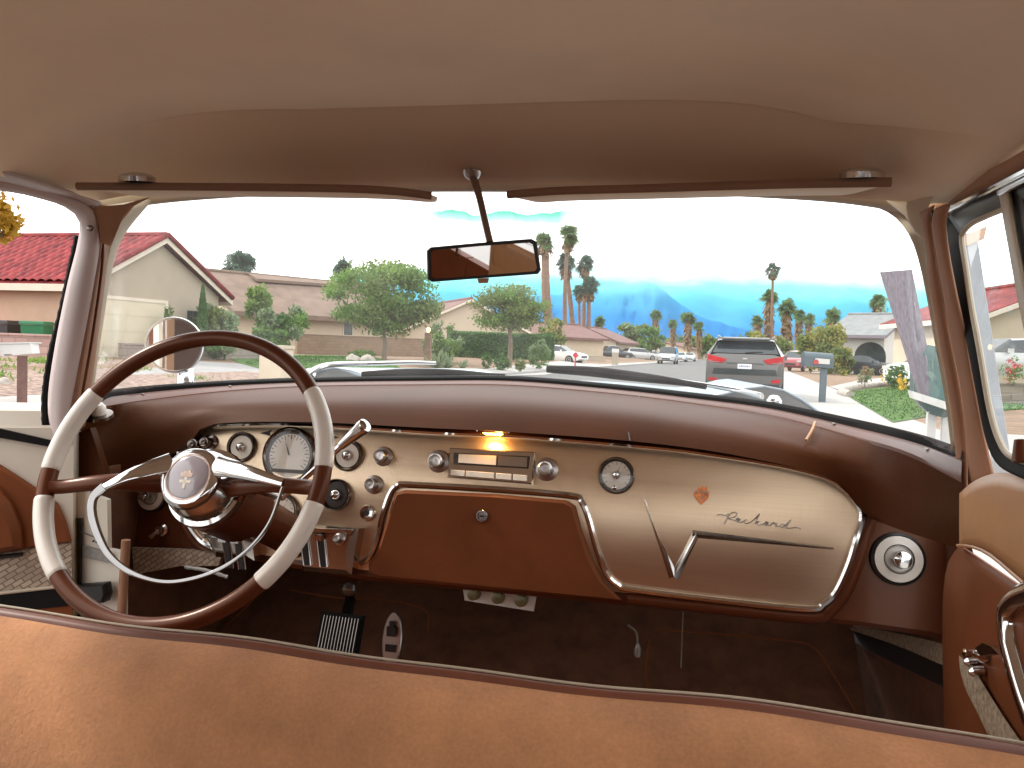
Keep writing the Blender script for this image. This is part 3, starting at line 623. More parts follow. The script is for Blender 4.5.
# ---- steering column and wheel
W = P(182, 471.5, 1.02); tl = R_(26)
wn = V((0, -math.cos(tl), math.sin(tl))); wx = V((1, 0, 0)); wy = V((0, math.sin(tl), math.cos(tl)))
def wp(a, r, h=0.0): return W + (wx * math.cos(a) + wy * math.sin(a)) * r + wn * h
def wang(px, py): p = plane(px, py, W, wn) - W; return math.atan2(p.dot(wy), p.dot(wx))
RW = .2135
H0 = plane(201, 484.5, W - wn * .045, wn)          # hub sits below the rim plane
colm = MB().lathe([(.036, -.62), (.036, -.16), (.040, -.145), (.058, -.12), (.060, -.03), (.062, -.025)], H0, wn, M['brown'], 30).build('steering_column', car)
LA, LB, LC = P(283, 498, 1.10), P(341, 446, 1.09), P(361, 429, 1.08)
MB().tube([H0 - wn * .07 + V((.03, 0, .02)), LA], .0045, M['steel'], 10).tube([LA.lerp(LB, i / 12) for i in range(13)], [.0036 + .00012 * i for i in range(13)], M['chrome'], 12).tube([LB.lerp(LC, i / 10) for i in range(11)], [.0062 + .00042 * i for i in range(11)], M['chrome'], 14).lathe([(.0104, -.002), (.0112, .003), (.0108, .010), (.006, .013), (.001, .0135)], LC, LC - LB, M['chrome'], 16).build('shift_lever', colm)
wheel = MB().tube([wp(2 * math.pi * i / 120, RW) for i in range(120)], .0123, M['brown'], 14, closed=True, up=wn).build('steering_wheel', car)
def arc(a0, a1, r, mat_, name, par, rr=RW, h=0.0, n=40, endcap=True):
    if a1 < a0: a1 += 2 * math.pi
    rs = [r * (0.90 if endcap and i in (0, n - 1) else 1) for i in range(n)]
    return MB().tube([wp(a0 + (a1 - a0) * i / (n - 1), rr, h) for i in range(n)], rs, M[mat_], 14, up=wn).build(name, par)
arc(wang(102, 398), wang(52, 470), .0135, 'grip', 'ivory_grip', wheel)
arc(wang(46, 497), wang(58, 576), .0135, 'grip', 'ivory_grip', wheel)
arc(wang(325, 468), wang(311, 392), .0135, 'grip', 'ivory_grip', wheel)
arc(wang(258, 580), wang(311, 502), .0135, 'grip', 'ivory_grip', wheel)
for sx in (-1, 1):
    a = wp(math.pi if sx < 0 else 0, RW - .004); b = H0 + wx * sx * .045 + wn * .0
    a = plane(50, 487, W, wn) if sx < 0 else plane(316, 487, W, wn)
    spk = MB().tube(catmull([b, b.lerp(a, .5) + wn * .012, a.lerp(b, .12), a], 20), [.017, .0165, .016, .0155, .015, .0145, .014, .0135, .013, .0125, .012, .012, .0118, .0115, .011, .011, .011, .011, .011, .012], M['brown'], 12, up=wn, sq=.8).build('spoke', wheel)
    # chrome blade lying along the top of the spoke
    p1 = plane(104, 488, W + wn * .02, wn) if sx < 0 else plane(283, 483, W + wn * .02, wn)
    b2 = H0 + wx * sx * .036 + wy * .022 + wn * .030
    MB().tube(catmull([b2, b2.lerp(p1, .5) + wn * .008, p1], 18), [.0165 - .0006 * i for i in range(18)], M['chrome'], 10, up=wn, sq=.45).build('spoke_trim', wheel)
# horn ring: broad flat chrome half hoop
hp = [(104, 487), (94, 497), (92, 512), (98, 534), (110, 556), (132, 573), (162, 582), (192, 579), (222, 568), (250, 548), (270, 522), (283, 487)]
hq = [plane(x, y, W + wn * .022, wn) for x, y in hp]; hc = catmull(hq, 70)
MB().tube(hc, [.0080 - .0052 * min(1, i / 34) for i in range(70)], M['horn'], 10, up=wn, sq=.30).build('horn_ring', wheel)
hub = MB().lathe([(.060, -.03), (.060, -.012), (.053, -.010), (.053, .0), (.050, .012), (.047, .020), (.045, .026)], H0, wn, M['chrome'], 40).build('hub', wheel)
mb = MB().lathe([(.0455, .022), (.045, .032), (.042, .0350), (.035, .037), (.033, .0365)], H0, wn, M['chrome'], 40).lathe([(.0350, .030), (.0350, .0372), (.0325, .0374), (.0320, .030)], H0, wn, M['goldrelief'], 40)
mb.lathe([(.0320, .034), (.0320, .0368), (.028, .0385), (.015, .040), (.001, .0402)], H0, wn, M['hubdisc'], 40); mb.build('horn_button', wheel)
def hpnt(u, v, h): return H0 + wx * u + wy * v + wn * h
mb = MB()
mb.prism([hpnt(u * .0017, v * .0017, .0388) for u, v in ((-6, 3), (-3.6, 3.4), (-3, 6), (0, 4.6), (3, 6), (3.6, 3.4), (6, 3), (5, -1), (-5, -1))], wn * .0018, M['goldrelief'], bevel=.0005)
mb.box(hpnt(0, -.009, .0395), (.004, .018, .002), M['dial'], Matrix.Rotation(R_(64), 3, 'X')); mb.box(hpnt(0, -.0075, .0395), (.018, .004, .002), M['dial'], Matrix.Rotation(R_(64), 3, 'X'))
mb.build('crest_emblem', wheel)
for k in range(3):
    a = R_(-75 + 24 * k); MB().box(hpnt(.049 * math.cos(a), .049 * math.sin(a), -.004), (.014, .004, .010), M['black'], Matrix.Rotation(a + math.pi / 2, 3, wn) ).build('hub_slot', wheel)
# ---- front bench seat seen from behind
def seatz(x): return .0027 - .023 * (x - X0) + .0045 * math.sin(x * 6.1 + 1) + .0022 * math.sin(x * 13.7) + .001 * math.sin(x * 31)
xs = [X0 - .66 + 1.32 * i / 90 for i in range(91)]
prof = [(.44, .30), (.50, .55), (.515, .70), (.520, .77), (.526, .82), (.536, .86), (.550, .888), (.567, .9045), (.585, .9145), (.602, .9205)]
face_ = [[V((x, y + .006 * math.sin(x * 5 + .4) * (1 if z < .9 else .4), z + seatz(x) * (1 if z > .85 else .3))) for x in xs] for y, z in prof]
front_ = [[V((x, y, z)) for x in xs] for y, z in [(.640, .90), (.665, .80), (.70, .60), (.725, .47), (.80, .455), (1.05, .44), (1.14, .425), (1.165, .39), (1.16, .34), (.50, .30)]]
seat = MB().loft(face_, M['seat']).loft(front_, M['brown2']).build('front_seat', car, angle=70)
MB().loft([[V((x, y, z + seatz(x))) for x in xs] for y, z in [(.6015, .917), (.603, .9215), (.607, .9240), (.6105, .9238), (.613, .921)]], M['piping']).build('welt', seat, angle=70)
MB().tube([V((x, .6125, .9246 + seatz(x))) for x in xs], .0012, M['creamtrim'], 8).build('piping', seat)
MB().loft([[V((x, y, z + seatz(x))) for x in xs] for y, z in [(.612, .921), (.628, .916), (.640, .90)]], M['brown2']).build('seat_top', seat)
# ---- headliner with front cove
def fold(u):
    e = min(1, abs(u) / .64); c0 = 1.125 - .02 * e ** 2
    if u > 0 and e > .78: c0 -= .22 * min(1, (e - .78) / .22) ** 1.4
    if u < -.25: c0 -= .06 * min(1, (-.25 - u) / .3)
    return c0
def headz(u, y, yf):
    e = min(1, abs(u) / .64); zd = 1.398 + .127 * (1 - e ** 5) + .02 * max(0, (.9 - y)) * (1 - e ** 4); zf = 1.384 + .064 * (1 - e * e); c0 = fold(u)
    t = 0.0 if y < c0 else min(1.0, (y - c0) / max(.02, yf - c0))
    if u < -.3: t = t * (1 - min(1, (-.3 - u) / .3) * .25)
    return zd + (zf - zd) * t ** .9
def lrow(yfun):
    row = []
    for j in range(81):
        u = -.64 + 1.28 * j / 80; yf = 1.13 + .17 * (1 - (u / .64) ** 2); y = yfun(u, yf)
        hw = .62 + .03 * min(1, max(0, (1.2 - y) / .5)); row.append(V((X0 + u * hw / .64, y, headz(u, y, yf))))
    return [row[0] + V((-.04, 0, .002))] + row + [row[-1] + V((.04, 0, .002))]
cove_rows = [lrow(lambda u, yf: yf + (min(fold(u), yf - .01) - yf) * i / 40) for i in range(41)]
dome_rows = [lrow(lambda u, yf: min(fold(u), yf - .01) + (-1.0 - min(fold(u), yf - .01)) * (i / 130) ** 1.5) for i in range(1, 131)]
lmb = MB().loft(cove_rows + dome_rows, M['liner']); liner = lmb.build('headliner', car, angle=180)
at_t = liner.data.attributes.new('cove_shade', 'FLOAT', 'POINT')
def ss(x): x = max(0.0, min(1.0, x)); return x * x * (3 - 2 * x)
shade_w = []  # painted shade of the front cove, fading out towards both sides
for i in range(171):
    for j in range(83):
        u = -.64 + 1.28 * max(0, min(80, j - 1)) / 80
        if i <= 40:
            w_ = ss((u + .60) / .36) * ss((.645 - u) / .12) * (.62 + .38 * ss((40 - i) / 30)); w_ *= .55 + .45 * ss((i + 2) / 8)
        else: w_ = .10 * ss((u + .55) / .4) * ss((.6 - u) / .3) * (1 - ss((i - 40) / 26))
        shade_w.append(w_)
at_t.data.foreach_set('value', shade_w)
# seam line of the liner on the right
MB().tube(catmull([P(962, 151, 1.0), P(972, 163, 1.03), P(983, 172, 1.05)], 12), .0008, M['piping'], 5).build('liner_seam', liner)
# header moulding along the top of the glass
hd = [(95, 212, 1.15), (130, 203, 1.2), (200, 196, 1.25), (300, 191, 1.29), (390, 189, 1.31), (480, 188.5, 1.32), (650, 190, 1.30), (800, 196, 1.24), (880, 204, 1.18), (925, 216, 1.13)]
hq = catmull([P(*p) for p in hd], 60)
MB().loft([[p + V((0, -.035, .022)), p + V((0, -.012, .008)), p + V((0, -.004, .001)), p + V((0, .008, -.004)), p + V((0, .03, .0)), p + V((0, .05, .03))] for p in hq], M['creamtrim']).build('header_moulding', car, angle=60)
# ---- sun visors
def visor(px):
    top = [P(*p) for p in px]; c = catmull(top, 40); n = len(c); mb = MB(); rows = []
    for i, p in enumerate(c):
        t = i / (n - 1); th = .0075 * min(1, 12 * t + .15, 12 * (1 - t) + .15); dpt = .115 * min(1, (min(t, 1 - t) * 14 + .25))
        d = V((0, 1, .105)).normalized(); up = V((0, -.105, 1)).normalized(); m = p + d * dpt * .5
        row = []
        for k in range(14):
            a = 2 * math.pi * k / 14; ca, sa = math.cos(a), math.sin(a)
            row.append(m - d * dpt * .5 * (abs(ca) ** .6) * (1 if ca > 0 else -1) + up * th * (abs(sa) ** .8) * (1 if sa > 0 else -1))
        rows.append(row)
    mb.loft(rows, M['liner'], closed=True)
    mb.poly(rows[0], M['liner']); mb.poly(list(reversed(rows[-1])), M['liner'])
    vo = mb.build('sun_visor', car, angle=70)
    MB().tube([p + V((0, -.002, 0)) for p in c], .0058, M['binding'], 8).build('edge_binding', vo)
    return vo
va = visor([(78, 186.5, 1.04), (200, 187, 1.08), (330, 188.5, 1.11), (390, 191, 1.13), (432, 196, 1.15)])
vb = visor([(508, 195, 1.16), (560, 191, 1.15), (650, 188.5, 1.14), (780, 184.5, 1.09), (891, 182.5, 1.04)])
for v_, px, py, Y in ((va, 137, 181, 1.05), (vb, 862, 177, 1.05)):
    c = P(px, py - 3.0, Y + .012); MB().lathe([(.026, -.006), (.026, .001), (.021, .005), (.010, .008), (.002, .0085)], c, (0, -.12, 1), M['chrome'], 26).build('visor_bracket', v_)
# ---- rear view mirror
mc = P(483, 262, 1.13)
n_ = ((CO - mc).normalized() + (V((.36, -.10, .965)) - mc).normalized()).normalized()
def mq(px, py, h=0): return plane(px, py, mc, n_) + n_ * h
mo = [(427, 251), (431, 247.5), (480, 243), (532, 239), (537, 242), (541, 270), (538, 274), (484, 278), (432, 282), (427.5, 279)]
mir = MB().prism([mq(x, y, -.012) for x, y in mo], n_ * .014, M['black'], bevel=.002).build('rearview_mirror', car)
mi_ = [(431, 252), (433.5, 250.3), (480, 246), (529, 242.6), (532.5, 244.5), (536.5, 268), (534.5, 271), (484, 275), (435, 278.5), (431.5, 276.5)]
MB().poly([mq(x, y, .0026) for x, y in mi_], M['mirror']).build('mirror_glass', mir, smooth=False)
MB().tube(catmull([P(472, 174, 1.27), P(479, 196, 1.23), P(485, 222, 1.18), P(490, 243, 1.145)], 20), [.0065] * 6 + [.0058] * 14, M['steel'], 10).lathe([(.016, 0), (.012, -.008), (.004, -.012)], P(472, 175, 1.27) + V((0, 0, .004)), (0, .2, 1), M['steel'], 16).build('mirror_arm', mir)
MB().prism([mq(478, 279, -.010), mq(489, 278.5, -.010), mq(488, 283, -.010), mq(479, 283.3, -.010)], n_ * .01, M['tanvinyl']).build('mirror_tab', mir)
# ---- windshield: wrapped pane, frame and seals
topw = [(97, 228, 1.165), (108, 222, 1.19), (140, 208, 1.23), (200, 199, 1.28), (300, 195, 1.33), (400, 193, 1.36), (480, 192.5, 1.37), (620, 194, 1.36), (760, 198, 1.31), (840, 203, 1.25), (895, 214, 1.19), (925, 240, 1.15), (938, 285, 1.15)]
T = catmull([P(*p) for p in topw], nA)
mb = MB(); mb.loft([[a.lerp(t, k / 8) + V((0, .03 * math.sin(math.pi * k / 8), 0)) for k in range(9)] for a, t in zip([c + V((0, .012, 0)) for c in cA], [t + V((0, .012, 0)) for t in T])], M['glass'])
ws = mb.build('windshield', car, angle=180)
MB().loft([[a + V((0, -.006, -.003)), a + V((0, -.003, .006)), a + V((0, .008, .0115)), a + V((0, .022, .010)), a + V((0, .03, -.004))] for a in cA], M['rubber']).build('windshield_seal', ws)
# ---- left pillar
Yp = 1.165
def L_(pts, Y): return [P(x, y, Y) for x, y in pts]
def Lr(pts): return [P(*p) for p in pts]
lp_ = tag(strip(Lr([(104, 206, 1.15), (110, 232, 1.155), (104, 270, 1.16), (96, 330, 1.17), (88, 385, 1.175), (83, 420, 1.18)]), Lr([(152, 199, 1.22), (123, 235, 1.20), (111, 270, 1.19), (101, 330, 1.19), (93, 385, 1.19), (88, 410, 1.19)]), M['creamtrim'], bulge=.004).build('windshield_frame', car, solid=.004))
pil = strip(Lr([(90, 206, 1.10), (98, 225, 1.105), (98, 255, 1.11), (88, 315, 1.115), (75, 385, 1.12), (66, 442, 1.12)]), Lr([(106, 205, 1.16), (111, 230, 1.165), (106, 265, 1.165), (99, 320, 1.17), (91, 380, 1.175), (84, 425, 1.18)]), M['trimbrown'], bulge=.007).build('windshield_pillar', car, solid=.004)
MB().tube(catmull(Lr([(101, 215, 1.12), (103, 255, 1.12), (95, 320, 1.125), (84, 385, 1.13), (75, 432, 1.13)]), 30), .0022, M['brown'], 6).build('pillar_seam', pil)
MB().prism(Lr([(98, 207, 1.11), (125, 205, 1.13), (150, 197.5, 1.17), (134, 206, 1.15), (121, 222, 1.13), (111, 246, 1.11), (103, 243, 1.10)]), V((0, -.004, 0)), M['trimbrown']).build('corner_gusset', pil)
# door opening frame, pale mauve, with rubber weatherstrip
fr = strip(Lr([(-120, 178, .90), (0, 190, 1.0), (40, 198, 1.05), (66, 207, 1.08), (80, 221, 1.095), (78, 245, 1.10), (68, 285, 1.10), (56, 345, 1.105), (49, 395, 1.11), (51, 425, 1.115), (62, 450, 1.12)]), Lr([(-120, 166, .90), (0, 178, 1.0), (40, 185, 1.05), (72, 196, 1.09), (93, 210, 1.105), (100, 232, 1.11), (97, 262, 1.11), (86, 325, 1.115), (73, 392, 1.12), (67, 430, 1.12), (68, 452, 1.125)]), M['mauve'], n=40, bulge=.012).build('door_frame', car, solid=.003)
MB().tube(catmull(Lr([(79, 236, 1.115), (72, 268, 1.115), (63, 310, 1.12), (52, 355, 1.12), (46, 395, 1.125), (46, 425, 1.125)]), 60), [.0065 + .0005 * math.sin(i * 1.9) for i in range(60)], M['rubber'], 8).build('weatherstrip', fr)
MB().lathe([(.005, -.001), (.004, .003), (.001, .0035)], P(90, 228, 1.092), (.2, -1, 0), M['darkchrome'], 12).build('frame_screw', fr)
# lower jamb with hinge strip and label plate (the driver's door stands open)
jb = MB().prism(L_([(70, 484), (80, 486), (94, 495), (107, 500), (108, 549), (124, 552), (124, 620), (72, 620)], 1.215), V((0, .01, 0)), M['cream']).build('door_jamb', car)
MB().prism(L_([(73, 518), (77, 518), (78, 625), (74, 625)], 1.21), V((0, -.004, 0)), M['brass']).build('hinge_strip', jb)
MB().prism(L_([(77.5, 518), (83, 518), (80.5, 625), (78.5, 625)], 1.211), V((0, -.002, 0)), M['black']).build('hinge_gap', jb)
MB().prism(L_([(84, 545), (113, 553), (113, 563), (84, 557)], 1.211), V((0, -.003, 0)), M['plate']).build('label_plate', jb)
MB().prism(L_([(81, 531), (106, 541), (106, 542), (81, 532)], 1.211), V((0, -.002, 0)), M['plate']).build('jamb_groove', jb)
for x, y in ((94, 541), (97, 542)): MB().lathe([(.002, 0), (.002, .002)], P(x, y, 1.211), (0, -1, 0), M['black'], 8).build('jamb_hole', jb)
MB().tube(catmull(L_([(126, 540), (124, 575), (121, 625)], 1.19), 12), .0075, M['trimbrown'], 10).build('kick_pad_edge', jb)
MB().prism(L_([(76, 584), (111, 581), (113, 592), (110, 600), (76, 601)], 1.205), V((0, -.02, 0)), M['black'], bevel=.004).build('door_check', jb)
# weave strip under the dash on the driver's side
MB().prism(L_([(132, 548), (190, 550), (222, 556), (218, 566), (180, 566), (134, 575)], 1.34), V((0, .01, 0)), M['weave']).build('kick_panel', car)
MB().prism([V((X0 - .70, 1.23, .30)), V((X0 - .70, 1.92, .30)), V((X0 - .70, 1.92, .98)), V((X0 - .70, 1.23, .93))], V((-.01, 0, 0)), M['darkbrown']).build('cowl_side', car)
MB().tube(catmull(L_([(185, 567), (205, 570), (228, 577)], 1.28), 12), [.003 + .001 * (i % 2) for i in range(12)], M['steel'], 6).build('pull_chain', car)
# ---- the open driver's door
hg = P(73, 500, 1.19); hg.z = 0; da = V((-math.sin(R_(62)), -math.cos(R_(62)), 0)); dn = V((da.y, -da.x, 0)); dn = dn if dn.dot(CO - hg) > 0 else -dn
dn.z = 0; dn.normalize()
def PD(px, py, off=0.0): return plane(px, py, hg, dn) + dn * off
def DS(s, z, off=0.0): return hg + da * s + V((0, 0, z)) + dn * off
zt = PD(20, 404).z; zs = PD(20, 430).z
ddoor = MB().prism([DS(.0, .30), DS(1.05, .30), DS(1.05, zt - .04), DS(0, zt - .04)], -dn * .085, M['cream']).build('driver_door', car)
MB().loft([[DS(s, zt - .055 + .02 * 0, .0) for s in (0, .5, 1.05)], [DS(s, zt - .012, -.010) for s in (0, .5, 1.05)], [DS(s, zt, -.030) for s in (0, .5, 1.05)], [DS(s, zt - .004, -.06) for s in (0, .5, 1.05)]], M['cream']).build('door_sill', ddoor)
MB().prism([PD(-160, 424, .002), PD(0, 428, .002), PD(52, 440, .002), PD(55, 447, .002), PD(0, 437, .002), PD(-160, 432, .002)], dn * .006, M['rubber']).build('window_slot', ddoor)
mb = MB().prism([PD(*p) for p in ((-160, 405), (0, 464), (22, 478), (40, 490), (58, 503), (66, 520), (72, 541), (50, 544), (0, 552), (-160, 575))], dn * .012, M['brown2'], bevel=.004); mb.build('door_pad', ddoor)
mb = MB().prism([PD(*p, .012) for p in ((-160, 440), (-60, 470), (0, 484), (14, 500), (24, 524), (26, 545), (0, 551), (-160, 570))], dn * .022, M['brown2'], bevel=.012); mb.build('armrest', ddoor)
MB().prism([PD(*p, .002) for p in ((-160, 575), (0, 553), (50, 545), (72, 542), (73, 583), (0, 592), (-160, 606))], dn * .004, M['weave']).build('weave_panel', ddoor)
MB().tube([PD(-160, 607, .008), PD(0, 592, .008), PD(72, 584, .008)], .003, M['creamtrim'], 8).build('panel_bead', ddoor)
MB().prism([PD(*p, .002) for p in ((-160, 608), (0, 593), (73, 585), (73, 604), (0, 612), (-160, 625))], dn * .006, M['rubber']).build('rubber_strip', ddoor)
MB().prism([PD(*p, .001) for p in ((-160, 625), (0, 612), (73, 604), (73, 690), (-160, 720))], dn * .004, M['brown2']).build('lower_pad', ddoor)
MB().prism([PD(*p, .002) for p in ((-60, 556), (0, 554), (24, 551), (24, 554.5), (0, 557.5), (-60, 560))], dn * .012, M['black'], bevel=.002).build('pull_handle', ddoor)
strip([P(101, 203, 1.12), P(60, 188, 1.05), P(0, 170, .97), P(-120, 148, .85)], [P(93, 213, 1.11), P(70, 199, 1.085), P(0, 184, 1.0), P(-120, 170, .90)], M['mauve'], bulge=.006).build('door_frame_top', fr, solid=.004)
# ---- right pillar
wf = strip(Lr([(868, 203, 1.21), (890, 213, 1.19), (905, 228, 1.17), (916, 250, 1.16), (926, 290, 1.16), (936, 345, 1.165), (946, 400, 1.17), (952, 450, 1.175)]), Lr([(893, 202, 1.19), (912, 206, 1.17), (923, 217, 1.165), (928, 245, 1.16), (936, 290, 1.16), (945, 345, 1.165), (954, 400, 1.17), (961, 452, 1.175)]), M['creamtrim'], bulge=.003).build('windshield_frame', car, solid=.004)
MB().prism(Lr([(884, 200, 1.17), (905, 206, 1.15), (922, 207, 1.13), (924, 240, 1.14), (915, 232, 1.15), (905, 216, 1.16)]), V((0, -.004, 0)), M['creamtrim']).build('corner_gusset', wf)
b1 = [(921, 212, 1.12), (924, 228, 1.13), (928, 250, 1.14), (931, 290, 1.145), (941, 345, 1.15), (951, 400, 1.155), (957, 450, 1.16), (958, 496, 1.16)]
b2 = [(934, 206, 1.08), (931, 225, 1.11), (935, 250, 1.12), (942, 291, 1.125), (951, 340, 1.13), (960, 385, 1.135), (967, 437, 1.14), (968, 497, 1.14)]
rp_ = strip(Lr(b1), Lr(b2), M['trimbrown'], bulge=.006).build('windshield_pillar', car, solid=.004)
MB().tube(catmull(Lr([(934, 212, 1.085), (932, 225, 1.112), (936, 250, 1.122), (943, 291, 1.127), (952, 340, 1.132), (961, 385, 1.137), (967, 437, 1.142), (967.5, 494, 1.142)]), 50), .003, M['black'], 6).build('pillar_seam', rp_)
b3 = [(936, 208, 1.07), (933, 225, 1.10), (937, 250, 1.11), (944, 291, 1.115), (953, 340, 1.12), (962, 385, 1.125), (968, 437, 1.13), (970, 492, 1.13)]
b4 = [(950, 206, 1.05), (946, 222, 1.07), (949, 252, 1.08), (956, 291, 1.08), (966, 338, 1.08), (975, 388, 1.08), (985, 440, 1.08), (994, 480, 1.07)]
dfr = strip(Lr(b3), Lr(b4), M['trimbrown'], bulge=.008).build('passenger_door_frame', car, solid=.004)
MB().prism(Lr([(908, 202, 1.19), (950, 195, 1.16), (950, 216, 1.16), (926, 222, 1.18), (916, 212, 1.19)]), V((0, .01, 0)), M['railcloth']).build('pillar_cap', rp_)
# roof rail moulding running back over the right door
XR = .322
up_ = [PX(924, 211, XR), PX(938, 200, XR), PX(955, 189, XR), PX(985, 172.5, XR), PX(1024, 151, XR)]; lo_ = [PX(936, 222, XR + .012), PX(946, 211, XR + .012), PX(965, 201, XR + .012), PX(990, 189, XR + .012), PX(1024, 171.5, XR + .012)]
zu, zl = up_[-1].z, lo_[-1].z
up_ += [V((.328, y, zu + .004)) for y in (.6, .2, -.4, -1.0)]; lo_ += [V((.345, y, zl + .004)) for y in (.6, .2, -.4, -1.0)]
rail = strip(up_, lo_, M['railcloth'], n=60, bulge=.010).build('roof_rail', car, solid=.004)
MB().tube(catmull([p + V((-.004, -.003, -.002)) for p in lo_], 80), .0042, M['chrome'], 8).build('rail_trim', rail)
upl = [V((2 * X0 - p.x, p.y, p.z)) for p in up_[4:]]; lol = [V((2 * X0 - p.x, p.y, p.z)) for p in lo_[4:]]
strip(upl, lol, M['railcloth'], n=40, bulge=.010).build('roof_rail', car, solid=.004)
# dark channel around the vent window, chrome frame, pane and division bar
XV = .340
ch1 = [PX(x, y, XV) for x, y in [(948, 208), (946, 228), (950, 260), (958, 300), (968, 345), (977, 392), (987, 440), (1000, 466), (1030, 482)]]
ch2 = [PX(x, y, XV + .006) for x, y in [(962, 234), (962, 240), (966, 268), (971, 303), (980, 352), (990, 410), (1000, 442), (1012, 457), (1040, 466)]]
chn = strip(ch1, ch2, M['rubber'], bulge=.002, n=40).build('vent_window_channel', car, solid=.003)
strip([PX(x, y, XV) for x, y in [(946, 212), (972, 199), (1003, 185), (1030, 172), (1060, 156)]], [PX(x, y, XV + .004) for x, y in [(962, 235), (973, 224), (1003, 210), (1034, 197), (1066, 182)]], M['black'], bulge=.002).build('upper_channel', chn, solid=.003)
vf = [PX(x, y, XV + .002) for x, y in [(1004, 209), (985, 217), (971, 224), (963, 233), (962, 242), (966, 268), (971, 303), (980, 352), (990, 410), (1000, 442), (1012, 457), (1042, 466)]]
vw = MB().tube(catmull(vf, 80), .0034, M['creamtrim'], 8).build('vent_window', car)
MB().poly([PX(x, y, XV + .003) for x, y in [(1003, 211), (972, 225), (963, 236), (966, 268), (971, 303), (980, 352), (990, 410), (1000, 442), (1012, 456), (1042, 466), (1050, 400), (1030, 310)]], M['glass2']).build('pane', vw)
dv1 = [PX(x, y, XV - .003) for x, y in [(1000, 190), (1009, 240), (1019, 295), (1030, 350), (1052, 470)]]; dv2 = [PX(x, y, XV - .003) for x, y in [(1009, 186), (1017, 236), (1027, 290), (1039, 345), (1062, 470)]]
strip(dv1, dv2, M['creamtrim'], bulge=.004).build('division_bar', vw, solid=.004)
dv3 = [PX(x, y, XV + .001) for x, y in [(1009, 186), (1017, 236), (1027, 290), (1039, 345), (1062, 470)]]; dv4 = [PX(x, y, XV + .004) for x, y in [(1022, 178), (1032, 228), (1044, 290), (1056, 345), (1080, 470)]]
strip(dv3, dv4, M['black'], bulge=.001).build('glass_run', vw, solid=.003)
MB().tube([PX(x, y, XV - .006) for x, y in [(1000, 192), (1024, 181), (1056, 166)]], .004, M['chrome'], 8).build('glass_run_trim', vw)
MB().tube([PX(1021, 440, XV - .012), PX(1022, 462, XV - .012)], [.006, .009], M['brown'], 10).build('vent_latch', vw)
# the right door below the glass
XD = .352
dup_ = [PX(x, y, XD) for x, y in [(961, 494), (972, 484), (985, 477), (1002, 473), (1024, 476), (1060, 484)]]; dlo = [PX(x, y, XD) for x, y in [(961, 546), (968, 546), (982, 549), (998, 558), (1024, 580), (1064, 612)]]
dup_ += [V((XD, y, dup_[-1].z)) for y in (.5, 0)]; dlo += [V((XD, y, dlo[-1].z)) for y in (.5, 0)]
pdoor = strip(dup_, dlo, M['tanvinyl'], n=60, bulge=.013).build('passenger_door', car, solid=.004)
lw1 = [PX(x, y, XD + .004) for x, y in [(961, 546), (950, 562), (945, 590), (944, 640), (946, 720), (950, 800)]]; lw2 = [V((XD + .004, .0, p.z)) for p in lw1]
lw2[0].z = dlo[-1].z
MB().loft([[a.lerp(b, t) for t in [i / 12 for i in range(13)]] for a, b in zip(catmull(lw1, 16), catmull(lw2, 16))], M['brown2']).build('door_pad', pdoor, solid=.004)
MB().tube(catmull([p + V((-.004, 0, 0)) for p in dlo], 40), .0022, M['tanvinyl'], 6).build('pad_bead', pdoor)
ar = [PX(x, y, XD - .03) for x, y in [(1040, 590), (1022, 598), (1013, 607), (1010, 618), (1012, 640), (1019, 668), (1028, 698), (1042, 735)]]
MB().prism(ar + [PX(1150, 760, XD - .03), PX(1150, 640, XD - .03)], V((.034, 0, 0)), M['brown2']).build('armrest', pdoor)
MB().tube(catmull(ar, 50), [.0115] * 50, M['chrome'], 10).build('armrest_trim', pdoor)
cpx = PX(986, 652, XD)
wc = MB().prism([PX(975, 648, XD - .026), PX(982, 643, XD - .026), PX(990, 646, XD - .026), PX(1000, 655, XD - .026), PX(988, 654, XD - .026), PX(980, 656, XD - .026)], V((.010, 0, 0)), M['chrome'], bevel=.002).build('window_crank', pdoor)
MB().lathe([(.009, 0), (.008, .006), (.005, .010), (.005, .020), (.006, .022), (.003, .024)], cpx + V((0, 0, -.004)), (-1, 0, 0), M['chrome'], 16).build('crank_hub', pdoor)
for x, y, r in ((979, 661, .006), (984, 671, .006)): MB().lathe([(r, 0), (r, .012), (r * .4, .016)], PX(x, y, XD), (-1, 0, -.2), M['chrome'], 12).build('crank_washer', pdoor)
# dash to door gap filler and the kick panel with its weave strip
XK = .425
kick = MB().poly([PX(x, y, XK) for x, y in [(850, 600), (965, 520), (975, 560), (1010, 780), (930, 760), (820, 720), (820, 640)]], M['darkbrown']).build('kick_panel', car)
M['tweed'] = mat('speckled_cream_cloth', (.36, .28, .19), .9, bump=.5, bscale=300, var=.45, scale=150)
k1 = Lr([(846, 627, 1.80), (878, 630, 1.68), (905, 635, 1.55), (939, 643, 1.38), (959, 653, 1.27)])
k2 = Lr([(850, 630, 1.80), (878, 639, 1.68), (905, 649, 1.55), (935, 662, 1.38), (959, 671, 1.27)])
strip(k1, k2, M['tweed'], bulge=.003).build('cloth_strip', kick)
MB().loft([k2, Lr([(850, 640, 1.80), (878, 655, 1.68), (905, 668, 1.55), (935, 683, 1.38), (959, 694, 1.27)])], M['black']).build('rubber_strip', kick)
MB().loft([Lr([(850, 640, 1.81), (878, 655, 1.69), (905, 668, 1.56), (935, 683, 1.39), (959, 694, 1.28)]), Lr([(850, 740, 1.81), (878, 760, 1.69), (905, 790, 1.56), (935, 820, 1.39), (965, 850, 1.28)])], M['darkbrown']).build('lower_kick', kick)
